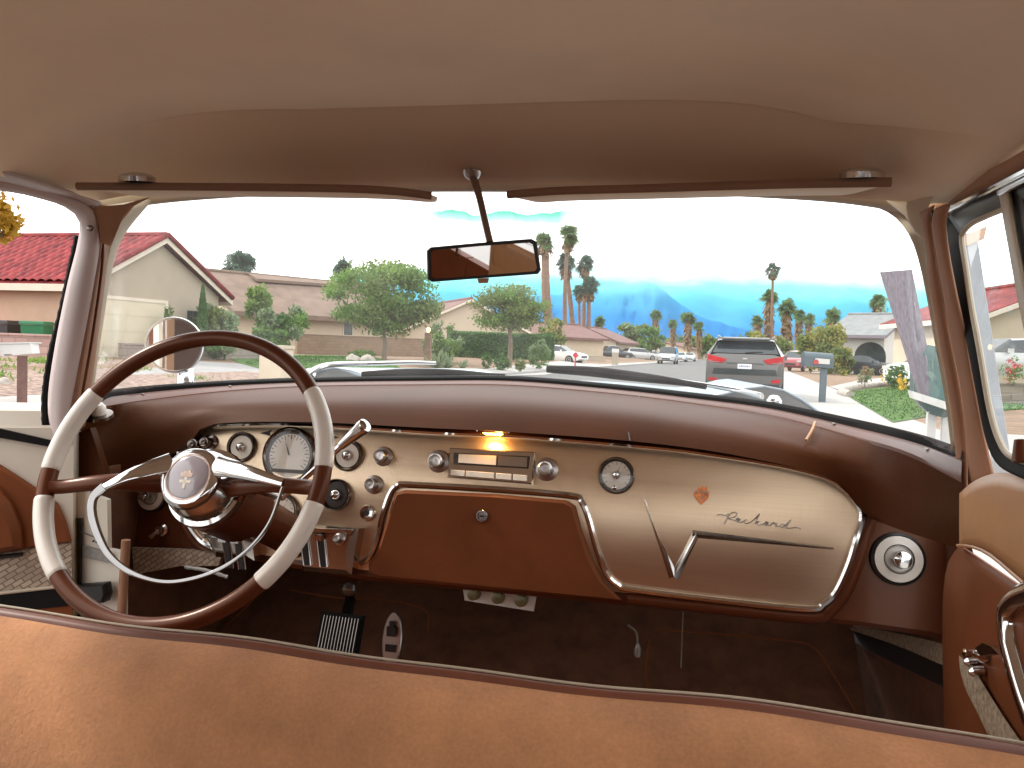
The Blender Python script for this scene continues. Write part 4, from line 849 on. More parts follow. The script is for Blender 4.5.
k3 = [PX(x, y, XD - .003) for x, y in [(959, 655), (974, 670), (996, 705), (1016, 735), (1040, 765)]]
k4 = [PX(x, y, XD - .003) for x, y in [(960, 671), (966, 690), (978, 714), (990, 738), (1010, 768)]]
strip(k3, k4, M['tweed'], bulge=.004).build('cloth_strip', pdoor)
MB().lathe([(.006, 0), (.005, .006), (.001, .007)], PX(956, 722, XK - .004), (-1, -.3, 0), M['steel'], 12).build('kick_screw', kick)
# ---- what closes the car behind the camera (seen in the mirror)
mb = MB()
mb.box((XD + .02, -.06, .64), (.03, .30, .62), M['brown2'])
mb.build('door_rear_panel', pdoor)
for x in (XD + .02, 2 * X0 - XD - .02):
    MB().box((x, -.64, .64), (.03, .84, .62), M['brown2']).build('rear_side_panel', car)
MB().box((X0, -1.02, .87), (1.40, .03, 1.06), M['brown2']).build('rear_light_block', car)  # back wall raised above shelf height to block light from behind
for x, nm in ((XD + .005, 'door_post'), (2 * X0 - XD - .005, 'door_post')):
    MB().box((x, .02, 1.15), (.03, .09, .47), M['tanvinyl'], Matrix.Rotation(R_(0), 3, 'X')).build(nm, car)
    MB().prism([V((x, -.55, .94)), V((x, -1.02, .94)), V((x, -1.02, 1.44)), V((x, -.70, 1.44))], V((.02, 0, 0)), M['liner']).build('rear_quarter', car)
    MB().box((x, -.28, 1.17), (.012, .018, .46), M['chrome']).build('quarter_window_bar', car)
# ---- left wing mirror, wipers, hood
c = P(174, 345, 1.62); tn = ((CO - c).normalized() + (V((-.98, .02, 1.12)) - c).normalized()).normalized()
wm = MB().lathe([(.0625, 0), (.064, -.006), (.060, -.018), (.046, -.034), (.020, -.044), (.002, -.046)], c, tn, M['chrome'], 40)
wm.lathe([(.0625, -.002), (.0625, .004), (.058, .004), (.0575, .0005)], c, tn, M['chrome'], 40); wm = wm.build('wing_mirror', car)
MB().lathe([(.0575, .0008), (.0575, .0012), (.001, .0013)], c, tn, M['mirror'], 40).build('mirror_glass', wm)
MB().tube(catmull([c - tn * .03 + V((.012, .01, -.04)), P(186, 380, 1.64), P(184, 402, 1.65)], 16), [.015 + .0006 * i for i in range(16)], M['chrome'], 12).build('mirror_stalk', wm)
mb = MB(); rows = []
for i in range(26):
    y = 1.80 + 2.0 * i / 25; row = []
    for j in range(49):
        u = -.92 + 1.84 * j / 48; au = abs(u)
        z = -.093 - .02 * (y - 1.8) - .085 * (au / .7) ** 2 + .075 * math.exp(-((au - .52) / .13) ** 2) - max(0, au - .70) * 1.0 - max(0, y - 3.2) ** 2 * .5
        row.append(V((X0 + u, y + (0 if i else -.0), CAMZ + z)))
    rows.append(row)
hood = MB().loft(rows, M['bodywhite']).build('hood', car, angle=180, solid=.004)
MB().loft([[V((X0 + u, 1.80, CAMZ - .088 - .085 * (abs(u) / .7) ** 2)) for u in [-.9 + .06 * k for k in range(31)]], [V((X0 + u, 1.60 - .3 * (abs(u) / .8) ** 2, CAMZ - .14)) for u in [-.9 + .06 * k for k in range(31)]]], M['bodywhite']).build('cowl', car)
def wiper(arm, blade, piv, r0=.0125):
    w = MB().tube(catmull(Lr(arm), 30), [r0 - .0002 * i for i in range(30)], M['chrome'], 10, sq=.6).build('wiper', car)
    MB().tube(catmull(Lr(blade), 30), [.0065 + .0055 * math.sin(math.pi * min(1, i / 29 + .12)) for i in range(30)], M['rubber'], 8).build('wiper_blade', w)
    q = P(*piv); MB().lathe([(.016, -.01), (.015, .004), (.010, .011), (.002, .013)], q, (0, -.4, 1), M['chrome'], 18).build('wiper_pivot', w)
    return w
wiper([(306, 376, 1.74), (318, 368, 1.76), (334, 364.5, 1.79), (370, 363.5, 1.83), (410, 362.5, 1.85), (436, 363, 1.86)], [(362, 375, 1.80), (410, 373.5, 1.82), (460, 374, 1.84), (505, 376.5, 1.85)], (310, 374, 1.75))
wiper([(762, 396, 1.70), (735, 390, 1.76), (700, 384, 1.80), (655, 377, 1.84), (620, 372.5, 1.86)], [(547, 369, 1.88), (590, 371.5, 1.87), (630, 376, 1.85), (670, 381, 1.80), (706, 386.5, 1.77)], (774, 402, 1.68), .0085)
# ================================================================== THE STREET
from mathutils import noise as mnoise
RA = R_(4.6); rD = V((math.sin(RA), math.cos(RA), 0)); sD = V((math.cos(RA), -math.sin(RA), 0))
def RD(l, s, z=0.0): return rD * l + sD * s + V((0, 0, z))
def LS(p): return p.dot(rD), p.dot(sD)
def terr(l, s):
    if s < -10.9:
        t = min(1, (-10.9 - s) / 6.0); t = t * t * (3 - 2 * t); return .10 + .40 * t
    if s > 1.1: return .10
    return 0.0
def GT(px, py):
    z = 0.0
    for _ in range(12):
        p = G(px, py, z); l, s = LS(p); z = .5 * z + .5 * terr(l, s)
    return p
def sheet(name, pts, m, dz=.006, cuts=5, structure=True):
    bm = bmesh.new(); f = bm.faces.new([bm.verts.new(p) for p in pts])
    bmesh.ops.triangulate(bm, faces=[f]); 
    bmesh.ops.subdivide_edges(bm, edges=bm.edges[:], cuts=cuts, use_grid_fill=True)
    me = bpy.data.meshes.new(name)
    for v in bm.verts: v.co.z = terr(*LS(v.co)) + dz
    bmesh.ops.recalc_face_normals(bm, faces=bm.faces[:])
    if sum(f.normal.z for f in bm.faces) < 0: bmesh.ops.reverse_faces(bm, faces=bm.faces[:])
    bm.to_mesh(me); bm.free(); me.materials.append(m)
    o = bpy.data.objects.new(name, me); COL.objects.link(o); o['kind'] = 'structure'; return o
gr = MB().add([(-9000, -3000, -.03), (9000, -3000, -.03), (9000, 9000, -.03), (-9000, 9000, -.03)], [(0, 1, 2, 3)], M['ground']).build('ground'); gr['kind'] = 'structure'
rd = MB().add([RD(-60, -10), RD(-60, 1.0), RD(420, 1.0), RD(420, -10)], [(0, 1, 2, 3)], M['asphalt']).build('road'); rd['kind'] = 'structure'
def kerb(name, s0, s1):
    k = MB().prism([RD(-60, s0, -.02), RD(-60, s1, -.02), RD(420, s1, -.02), RD(420, s0, -.02)], V((0, 0, .125)), M['concrete'], bevel=.02).build(name); k['kind'] = 'structure'
kerb('kerb', 1.0, 1.18); kerb('kerb', -10.18, -10.0)
def band(name, s0, s1, l0, l1, m, dz, n=40):
    rows = []
    for i in range(n + 1):
        s = s0 + (s1 - s0) * i / n; rows.append([RD(l, s, terr(0, s) + dz) for l in [l0 + (l1 - l0) * k / 60 for k in range(61)]])
    o = MB().loft(rows, m).build(name, angle=180); o['kind'] = 'structure'; return o
band('pavement', -11.5, -10.18, -60, 420, M['walk'], .004, 3)
band('yard', -60, -11.5, -60, 420, M['earth'], 0.0)
sheet('gravel_yard', [RD(-20, -11.5), RD(19.5, -11.5), RD(19.5, -40), RD(-20, -40)], M['gravel'], .008, 12)
band('pavement', 1.18, 3.0, -60, 420, M['walk'], .0, 3)
band('yard', 3.0, 60, -60, 420, M['earth'], -.004, 20)
sheet('driveway', [GT(150, 390), GT(262, 382), GT(270, 372), GT(240, 364), GT(190, 361), GT(120, 376)], M['concrete'], .012)
sheet('dirt_strip', [GT(196, 380), GT(226, 380), GT(222, 384), GT(196, 386)], M['earth'], .018)
sheet('front_lawn', [GT(205, 354), GT(240, 364), GT(300, 378), GT(345, 383), GT(420, 383), GT(410, 372), GT(365, 356), GT(300, 355)], M['lawn'], .010, 7)
sheet('driveway', [RD(-30, 3.0), RD(14.2, 3.0), RD(14.6, 30), RD(-30, 30)], M['walk'], .006)
sheet('driveway', [GT(829, 387), GT(845, 391), GT(870, 387), GT(920, 383), GT(1060, 384), GT(1060, 377), GT(930, 374), GT(860, 380)], M['walk'], .008)
sheet('driveway', [GT(806, 373), GT(850, 374), GT(930, 371), GT(930, 368.5), GT(860, 369)], M['walk'], .010)
sheet('front_lawn', [GT(843, 393.5), GT(870, 388.5), GT(913, 385), GT(960, 385), GT(1024, 386), GT(1090, 388), GT(1090, 409), GT(1024, 409), (GT(928, 417)), GT(893, 423)], M['lawn'], .012, 7)
sheet('concrete_apron', [GT(438, 378), GT(545, 375), GT(600, 364), GT(560, 361), GT(500, 367)], M['walk'], .012)
# patches of weeds on the gravel
rg = random.Random(3)
for k in range(16):
    p = RD(rg.uniform(9, 17), rg.uniform(-17, -12)); l, s = LS(p); mb = MB()
    for i in range(90):
        a = rg.uniform(0, 6.28); r = abs(rg.gauss(0, .35)); b = p + V((math.cos(a) * r, math.sin(a) * r, 0)); b.z = terr(*LS(b)); h = rg.uniform(.05, .14); d = V((rg.gauss(0, .05), rg.gauss(0, .05), h)); t = V((math.cos(a * 3), math.sin(a * 3), 0)) * .025
        mb.add([b - t, b + t, b + d], [(0, 1, 2)], M['leafbright'])
    o = mb.build('weed_patch', smooth=False); o['kind'] = 'stuff'
# grass blades on both lawns
for pts, n in (([GT(843, 393.5), GT(913, 385.5), GT(1060, 388), GT(1060, 408), GT(928, 416.5), GT(893, 422)], 9000), ([GT(240, 363), GT(345, 381), GT(410, 372), GT(365, 357), GT(300, 356)], 5000)):
    mb = MB(); tris = [(pts[0], pts[i], pts[i + 1]) for i in range(1, len(pts) - 1)]
    ar_ = [((b - a).cross(c - a)).length for a, b, c in tris]; vs = []; fs = []
    for i in range(n):
        a, b, c = rg.choices(tris, ar_)[0]; u, v = rg.random(), rg.random()
        if u + v > 1: u, v = 1 - u, 1 - v
        p = a + (b - a) * u + (c - a) * v; p.z = terr(*LS(p)) + .008; t = V((rg.gauss(0, 1), rg.gauss(0, 1), 0)).normalized() * .02
        k = len(vs); vs += [p - t, p + t, p + V((rg.gauss(0, .03), rg.gauss(0, .03), rg.uniform(.025, .055)))]; fs.append((k, k + 1, k + 2))
    mb.add(vs, fs, M['lawn']); o = mb.build('grass_blades', smooth=False); o['kind'] = 'stuff'
# ---- mountains
def mountmat(name, stops, z0, z1):  # aerial haze painted into the base colour by height
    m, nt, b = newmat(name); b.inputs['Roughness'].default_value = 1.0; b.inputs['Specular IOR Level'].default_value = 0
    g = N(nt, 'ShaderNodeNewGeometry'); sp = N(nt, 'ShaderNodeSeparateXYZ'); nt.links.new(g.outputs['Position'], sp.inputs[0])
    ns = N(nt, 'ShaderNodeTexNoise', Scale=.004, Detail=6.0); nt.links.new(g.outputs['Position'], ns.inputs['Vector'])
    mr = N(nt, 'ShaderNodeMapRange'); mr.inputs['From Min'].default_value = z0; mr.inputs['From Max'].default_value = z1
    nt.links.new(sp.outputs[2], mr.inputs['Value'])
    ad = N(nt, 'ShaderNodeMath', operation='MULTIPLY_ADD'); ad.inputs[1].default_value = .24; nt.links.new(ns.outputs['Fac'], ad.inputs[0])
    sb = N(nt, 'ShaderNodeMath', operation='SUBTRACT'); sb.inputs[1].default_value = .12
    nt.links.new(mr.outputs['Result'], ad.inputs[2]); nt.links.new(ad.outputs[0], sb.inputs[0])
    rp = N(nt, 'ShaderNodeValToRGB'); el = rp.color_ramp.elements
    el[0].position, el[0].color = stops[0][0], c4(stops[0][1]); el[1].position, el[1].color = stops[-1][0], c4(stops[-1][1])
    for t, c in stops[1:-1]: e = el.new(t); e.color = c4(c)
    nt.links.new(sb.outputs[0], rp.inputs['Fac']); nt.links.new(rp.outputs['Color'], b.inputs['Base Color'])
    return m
def mountain(name, ridge, D, m, seed, amp=1.0, rough=1.6, depth=.35, base=345):
    rr = catmull([V((x, y, 0)) for x, y in ridge], 300); rows = []
    nR = 22
    for i, q in enumerate(rr):
        py = q.y + rough * (mnoise.noise(V((q.x * .045, seed, 0))) + .5 * mnoise.noise(V((q.x * .13, seed, 3)))+ .3 * mnoise.noise(V((q.x * .4, seed, 5))))
        top = at(q.x, py, D); bot = at(q.x, base + 25 + (q.x - 512) * .035, D * (1 - depth)); bot.z = -40
        row = []
        for j in range(nR):
            t = j / (nR - 1); p = bot.lerp(top, t); p.z = bot.z + (top.z - bot.z) * (t ** 1.15)
            dv = p.normalized(); dv.z = 0
            n_ = mnoise.fractal(V((q.x * .03, t * 2.2, seed)), 1.0, 2.0, 5)
            row.append(p + dv * (n_ * D * .055 * math.sin(math.pi * min(1, t * 1.0)) * amp))
        rows.append(row)
    o = MB().loft(rows, m).build(name, angle=180); o['kind'] = 'structure'; return o
zA = at(645, 280, 3400).z
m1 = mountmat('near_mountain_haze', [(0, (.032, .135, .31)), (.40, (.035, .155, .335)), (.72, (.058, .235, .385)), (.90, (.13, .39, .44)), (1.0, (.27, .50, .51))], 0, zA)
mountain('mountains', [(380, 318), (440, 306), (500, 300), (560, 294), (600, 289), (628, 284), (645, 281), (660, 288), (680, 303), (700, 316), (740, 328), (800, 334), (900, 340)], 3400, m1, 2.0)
zB = at(760, 262, 5200).z
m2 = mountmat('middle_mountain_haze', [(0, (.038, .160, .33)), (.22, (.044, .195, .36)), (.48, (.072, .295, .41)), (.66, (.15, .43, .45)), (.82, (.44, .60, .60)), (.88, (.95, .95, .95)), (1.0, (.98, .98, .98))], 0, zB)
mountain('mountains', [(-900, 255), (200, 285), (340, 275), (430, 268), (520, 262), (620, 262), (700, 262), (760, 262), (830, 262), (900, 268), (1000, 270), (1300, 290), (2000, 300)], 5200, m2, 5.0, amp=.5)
zC0, zC1 = at(500, 248, 8600).z, at(500, 208, 8600).z
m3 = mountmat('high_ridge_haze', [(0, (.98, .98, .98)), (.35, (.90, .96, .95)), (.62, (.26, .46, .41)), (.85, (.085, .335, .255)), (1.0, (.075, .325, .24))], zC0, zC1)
# washed-out glare painted into the colour at both ends of the high ridge
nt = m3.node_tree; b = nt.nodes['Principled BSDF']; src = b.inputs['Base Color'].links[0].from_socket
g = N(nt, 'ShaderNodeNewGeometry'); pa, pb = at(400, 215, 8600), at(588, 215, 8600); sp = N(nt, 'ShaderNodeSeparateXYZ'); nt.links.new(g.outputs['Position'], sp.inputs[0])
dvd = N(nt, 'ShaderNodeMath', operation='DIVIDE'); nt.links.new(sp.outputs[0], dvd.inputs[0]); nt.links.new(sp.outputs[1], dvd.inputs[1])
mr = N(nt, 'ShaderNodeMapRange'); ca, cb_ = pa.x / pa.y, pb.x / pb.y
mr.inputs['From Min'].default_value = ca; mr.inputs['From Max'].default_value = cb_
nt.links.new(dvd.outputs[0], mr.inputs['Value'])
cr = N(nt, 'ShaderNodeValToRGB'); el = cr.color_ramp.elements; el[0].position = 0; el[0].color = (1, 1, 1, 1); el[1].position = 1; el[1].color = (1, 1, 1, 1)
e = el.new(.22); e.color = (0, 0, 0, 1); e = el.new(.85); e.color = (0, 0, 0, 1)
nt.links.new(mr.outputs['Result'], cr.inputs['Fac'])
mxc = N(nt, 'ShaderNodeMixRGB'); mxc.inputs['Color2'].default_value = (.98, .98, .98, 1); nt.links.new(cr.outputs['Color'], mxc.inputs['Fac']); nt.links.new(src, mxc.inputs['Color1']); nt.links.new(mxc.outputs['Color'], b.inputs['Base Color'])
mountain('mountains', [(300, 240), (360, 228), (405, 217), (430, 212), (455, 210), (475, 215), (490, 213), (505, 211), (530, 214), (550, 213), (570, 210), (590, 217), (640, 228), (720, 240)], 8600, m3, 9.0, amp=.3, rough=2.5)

# ---- houses
def hframe(P1, P2):
    d = V((P2.x - P1.x, P2.y - P1.y, 0)); L = d.length; d.normalize(); n = V((d.y, -d.x, 0)); o = V((P1.x, P1.y, 0))
    if n.dot(-(o + d * L / 2)) < 0: n = -n           # +n looks towards the street end we sit at
    return (lambda a, b, z: o + d * a + n * b + V((0, 0, z))), L, d, n
def ridge_house(root, P1, P2, D, eave, base, wallm, roofm, over=.45, gov=.4, fascia='fascia', tiles=False, wall_name='wall'):
    h, L, d, n = hframe(P1, P2); rz = P1.z; sl = (rz - eave) / D
    MB().prism([h(0, -D, base), h(0, D, base), h(0, D, eave - .05), h(0, 0, rz - .12), h(0, -D, eave - .05)], d * L, wallm).build(wall_name, root)
    for s in (1, -1):
        e = D + over; ze = rz - sl * e
        if tiles and s == 1:
            nu = int((L + 2 * gov) / .30); nv = int(math.hypot(e, rz - ze) / .38); rows = []
            for i in range(nv * 3 + 1):
                t = i / (nv * 3); st = (1 - ((i % 3) / 3.0)) * .05 if i < nv * 3 else 0; row = []
                for j in range(nu * 6 + 1):
                    a = -gov + (L + 2 * gov) * j / (nu * 6); w_ = .06 * abs(math.sin(math.pi * j / 6.0))
                    row.append(h(a, s * e * t, rz - (rz - ze) * t + .09 + w_ - st + .05))
                rows.append(row)
            MB().loft(rows, roofm).build('roof', root, angle=25)
        mb = MB().add([h(-gov, 0, rz), h(L + gov, 0, rz), h(L + gov, s * e, ze), h(-gov, s * e, ze), h(-gov, 0, rz + .10), h(L + gov, 0, rz + .10), h(L + gov, s * e, ze + .10), h(-gov, s * e, ze + .10)],
                      [(0, 1, 2, 3), (4, 7, 6, 5), (0, 4, 5, 1), (3, 2, 6, 7), (0, 3, 7, 4), (1, 5, 6, 2)], roofm)
        mb.build('roof', root, smooth=False)
        if fascia:
            mb = MB()
            for a in (-gov - .03, L + gov):
                mb.prism([h(a, 0, rz - .12), h(a, 0, rz + .06), h(a, s * (e + .02), ze + .06), h(a, s * (e + .02), ze - .12)], d * .03, M[fascia])
            mb.prism([h(-gov, s * (e + .003), ze - .14), h(L + gov, s * (e + .003), ze - .14), h(L + gov, s * (e + .003), ze + .06), h(-gov, s * (e + .003), ze + .06)], n * s * .03, M[fascia])
            mb.build('fascia', root, smooth=False)
    MB().tube([h(-gov, 0, rz + .12), h(L + gov, 0, rz + .12)], .11, roofm, 8).build('ridge_cap', root)
    return h, L, d, n
def opening(root, pts, out, name, frame_m, pane_m, fw=.08, bars=0):
    pts = [V(p) for p in pts]; o = MB().prism(pts, out * .05, frame_m, bevel=.01).build(name, root)
    c = sum(pts, V()) / 4; ins = [p + (c - p).normalized() * fw * 1.4 + out * .052 for p in pts]
    MB().prism(ins, out * .006, pane_m).build('pane', o)
    return o
# left: red tiled house, its gable with the garage turned to the street
hA = thing('tiled_house', 'tan stucco house with red clay tile roof and gable garage, left of the street', 'house', RD(21.3, -22, .4))
PA1, PA2 = RD(21.3, -18, 4.22), RD(21.3, -36, 4.22)
h, L, d, n = ridge_house(hA, PA1, PA2, 2.95, 2.68, .2, M['stuccosunpink'], M['tile'], over=.42, gov=.25, tiles=True)
MB().prism([h(-.03, -2.93, .2), h(-.03, 2.93, .2), h(-.03, 2.93, 2.60), h(-.03, 0, 4.05), h(-.03, -2.93, 2.60)], d * .028, M['stucco']).build('gable_wall', hA)  # shaded face of the same stucco; the sun's pink is painted on the rest
def onA(l, z, off=.0): return RD(l, -18 + .035 + off, z)
gd = MB().prism([onA(18.72, .3), onA(21.5, .3), onA(21.5, 2.2), onA(18.72, 2.2)], sD * .03, M['garage']).build('garage_door', hA)
for sg_ in (1, -1):
    MB().tube([h(-.30, 0, 4.22 + .14), h(-.30, sg_ * 3.36, 4.22 - (4.22 - 2.68) / 2.95 * 3.36 + .14)], .085, M['tile'], 8).build('barge_tile', hA)
mb = MB()
for k in range(1, 4): mb.prism([onA(18.72, .3 + .48 * k, .031), onA(21.5, .3 + .48 * k, .031), onA(21.5, .32 + .48 * k, .031), onA(18.72, .32 + .48 * k, .031)], sD * .004, M['creamtrim'])
mb.build('door_groove', gd)
mb = MB().prism([onA(18.6, 2.2), onA(21.62, 2.2), onA(21.62, 2.3), onA(18.6, 2.3)], sD * .05, M['fascia']).prism([onA(21.5, .3), onA(21.62, .3), onA(21.62, 2.2), onA(21.5, 2.2)], sD * .05, M['fascia']); mb.build('garage_frame', hA)
gt = MB().prism([onA(22.6, .9), onA(23.7, .9), onA(23.7, 2.05), onA(22.6, 2.05)], sD * .02, M['windowdark']).build('entry_grille', hA)
mb = MB()
for k in range(9): mb.tube([onA(22.66 + .123 * k, .9, .035), onA(22.66 + .123 * k, 2.03, .035)], .012, M['black'], 6)
mb.build('grille_bar', gt)
def blockwall(name, label, a, b, h_, m, th=.2, z0=-.1):
    a, b = V(a), V(b); zb = min(terr(*LS(a)), terr(*LS(b))) + z0; a.z = b.z = zb; t = (b - a).normalized(); q = V((-t.y, t.x, 0)) * th / 2
    root = thing(name, label, 'wall', (a + b) / 2)
    MB().prism([a - q, b - q, b + q, a + q], V((0, 0, h_ - z0)), m).build('blockwork', root)
    MB().prism([a - q * 1.25 + V((0, 0, h_ - z0 + .001)), b - q * 1.25 + V((0, 0, h_ - z0 + .001)), b + q * 1.25 + V((0, 0, h_ - z0 + .001)), a + q * 1.25 + V((0, 0, h_ - z0 + .001))], V((0, 0, .05)), m, bevel=.01).build('coping', root)
    return root
blockwall('block_wall', 'low grey brown block wall in front of the garage gable', RD(18.2, -16.6), RD(24.5, -16.6), .40, M['greyblock'])
blockwall('block_wall', 'pink block wall behind the white mailbox at far left', RD(16.7, -17.1), RD(16.9, -34), .56, M['pinkblock'])
# green and dark wheelie bins behind the pink wall
def bin_(loc, m, label, rz):
    t = thing('wheelie_bin', label, 'bin', loc, rz)
    MB().box((0, 0, .48), (.50, .55, .92), m, taper=1.18).build('body', t, local=True)
    MB().prism([V((-.32, -.36, .95)), V((.32, -.36, .95)), V((.32, .36, .95)), V((-.32, .36, .95))], V((0, 0, .09)), m, bevel=.04).build('lid', t, local=True)
    MB().tube([V((-.27, .40, .93)), V((.27, .40, .93))], .018, m, 8).build('handle', t, local=True)
    for sx in (-1, 1): MB().lathe([(.11, 0), (.11, .05), (.03, .055)], V((sx * .24, .27, .11)), (sx, 0, 0), M['tyre'], 16).build('wheel', t, local=True)
    return t
b0 = at(37, 327, 22.4); b0.z = .42; bin_(b0, M['greenbin'], 'green wheelie bin standing behind the pink block wall', R_(20))
b1_ = b0 + V((.74, .12, 0)); 
b1_ = at(46, 327, 25.2); b1_.z = .42
b2_ = at(4, 328, 22.6); b2_.z = .42; bin_(b2_, M['darkbin'], 'dark wheelie bin standing behind the pink block wall', R_(12))
# brown shingled house behind the lawn
hB = thing('shingled_house', 'low tan house with a long brown shingle roof beyond the left lawn', 'house', at(280, 340, 47))
PB1, PB2 = at(199, 271.5, 44), at(352, 287, 51); PB2.z = PB1.z
h, L, d, n = ridge_house(hB, PB1, PB2, 4.2, 2.75, .3, M['creamwall'], M['brownroof'], over=.6, gov=.3, fascia='brownroof')
MB().prism([h(2.8, -.01, PB1.z + .02), h(12, -.01, PB1.z + .02), h(12, .6, PB1.z - .15), h(2.8, 1.2, PB1.z - .35)], V((0, 0, .16)), M['brownroof']).build('roof_step', hB)
aw = [L * .66, L * .73]; opening(hB, [h(aw[0], 4.2, 1.5), h(aw[1], 4.2, 1.5), h(aw[1], 4.2, 2.5), h(aw[0], 4.2, 2.5)], n, 'window', M['fascia'], M['windowdark'])
MB().prism([h(L * .9, .4, PB1.z), h(L * .9 + .5, .4, PB1.z), h(L * .9 + .5, .9, PB1.z), h(L * .9, .9, PB1.z)], V((0, 0, .25)), M['brownroof']).build('roof_vent', hB)
wa, wb = at(296, 350, 40), at(425, 352, 46)
bw = blockwall('brick_wall', 'long low brown brick wall between the lawn and the shingled house', wa, wb, .98, M['brownbrick'])
# porch lamp glowing on a short pillar
lp0 = at(428, 345, 39); lp0.z = terr(*LS(lp0)); pl = thing('pillar_lamp', 'lit warm lantern on a short pillar behind the bushes', 'lamp', lp0)
ztop = at(428, 331, 39).z
MB().box(lp0 + V((0, 0, (ztop - lp0.z) / 2 - .05)), (.28, .28, ztop - lp0.z - .1), M['brownbrick']).build('pillar', pl)
MB().lathe([(.06, -.05), (.08, 0), (.09, .11), (.02, .17)], V((lp0.x, lp0.y, ztop)), (0, 0, 1), M['lampglow'], 10).build('lantern', pl)
# cream gabled house behind the hedge
hC = thing('gabled_house', 'pale cream house with a white edged gable behind the umbrella shaped tree', 'house', at(465, 345, 62))
PC2, PC1 = at(470, 300, 58), at(440, 300, 66); PC1.z = PC2.z
ridge_house(hC, PC2, PC1, 4.6, 2.35, .2, M['creamwall'], M['pinkroof'], over=.5, gov=.4)
hD = thing('red_roofed_house', 'long house with a dusty red roof behind the tall palm trunks', 'house', at(575, 345, 90))
PD1, PD2 = at(486, 321, 86), at(578, 323, 92); PD2.z = PD1.z
h, L, d, n = ridge_house(hD, PD1, PD2, 5, 2.6, .2, M['creamwall'], M['pinkroof'], over=.6, gov=.3, fascia='pinkroof')
hE = thing('red_roofed_house', 'pink roofed house directly above the dark pickup', 'house', at(600, 345, 112))
PE1, PE2 = at(584, 327, 108), at(606, 329, 118); PE2.z = PE1.z
ridge_house(hE, PE1, PE2, 4.5, 2.6, .2, M['creamwall'], M['pinkroof'], over=.6, gov=.3, fascia='pinkroof')
hF = thing('tan_roofed_house', 'distant tan roofed house right of the pink roofed one', 'house', at(622, 345, 140))
PF1, PF2 = at(612, 337, 138), at(632, 337.5, 146); PF2.z = PF1.z
ridge_house(hF, PF1, PF2, 5, 2.5, 0, M['creamwall'], M['pinkroof'], over=.6, gov=.3, fascia='pinkroof')
hF2 = thing('distant_house', 'farthest pinkish house above the silver van', 'house', at(676, 348, 190))
q1, q2 = at(664, 342, 186), at(684, 343, 196); q2.z = q1.z
ridge_house(hF2, q1, q2, 6, 2.5, 0, M['creamwall'], M['pinkroof'], over=.6, gov=.3, fascia='pinkroof')
# right: grey house with carport, then the tan house with red roof
hG = thing('grey_house', 'grey shingled house with an arched porch beside the dark parked sedan', 'house', at(870, 355, 66))
PG1, PG2 = at(853, 315.5, 66), at(905, 314, 63); PG2.z = PG1.z
h, L, d, n = ridge_house(hG, PG1, PG2, 3.6, 3.30, 0, M['whitewall'], M['greyroof'], over=.7, gov=.4, fascia='board')
ap = [h(1.9, 3.6, .1)] + [h(3.1 - 1.2 * math.cos(math.pi * k / 10), 3.6, 1.5 + 1.1 * math.sin(math.pi * k / 10)) for k in range(11)] + [h(4.3, 3.6, .1)]
MB().prism(ap, n * .04, M['windowdark']).build('porch_arch', hG)
hH = thing('tan_house', 'tan house with red roof on the right, mostly behind the leaning board', 'house', at(930, 360, 40))
PH1 = at(906, 304, 44); PH2 = at(990, 289, 35); PH2.z = PH1.z; PH2 = PH1 + (PH2 - PH1) * 1.7; PH1 = PH1 + (PH2 - PH1).normalized() * 6.6
ridge_house(hH, PH1, PH2, 3.0, 3.05, 0, M['creamwall'], M['tile'], over=.5, gov=.5, wall_name='wall')
blockwall('garden_wall', 'grey garden wall under the silver car seen through the side window', at(985, 380, 23), at(1075, 382, 22), .55, M['greyblock'])

hR = thing('added_blue_grey_house', 'blue grey house added far behind on the right to darken the rear view mirror', 'house', RD(-14, 14))
ridge_house(hR, RD(-30, 15, 5.4), RD(-2, 15, 5.4), 4.5, 3.0, 0, M['addedbluewall'], M['greyroof'], over=.6, gov=.4)  # added behind the car so the mirror reflects less white sky
# ---- vegetation
def crown(mb, c, rx, rz, n, size, mats, seed, clumps=26, flat=0.0, bottom=-1.0):
    r = random.Random(seed); cl = []
    while len(cl) < clumps:
        p = V((r.uniform(-1, 1), r.uniform(-1, 1), r.uniform(-1, 1)))
        if .25 < p.length < .92 and p.z > bottom: cl.append((p, r.uniform(.20, .36)))
    per = n // clumps; by = {}
    for p, cr_ in cl:
        mi = r.choice(mats)
        for i in range(per):
            q = p + V((r.gauss(0, 1), r.gauss(0, 1), r.gauss(0, .8))) * cr_ * .55
            if q.length > 1.12: q *= 1.0 / q.length
            w_ = c + V((q.x * rx, q.y * rx, q.z * rz)); s = size * r.uniform(.6, 1.4)
            a = V((r.gauss(0, 1), r.gauss(0, 1), r.gauss(0, .7))).normalized(); b = a.orthogonal().normalized(); e = a.cross(b)
            th = r.uniform(0, 6.28); b, e = b * math.cos(th) + e * math.sin(th), e * math.cos(th) - b * math.sin(th)
            L = by.setdefault(mi, ([], [])); k = len(L[0])
            L[0].extend([w_ - b * s, w_ + e * s * .45, w_ + b * s, w_ - e * s * .45]); L[1].append((k, k + 1, k + 2, k + 3))
    for mi, (vs, fs) in by.items(): mb.add(vs, fs, M[mi])
    return cl
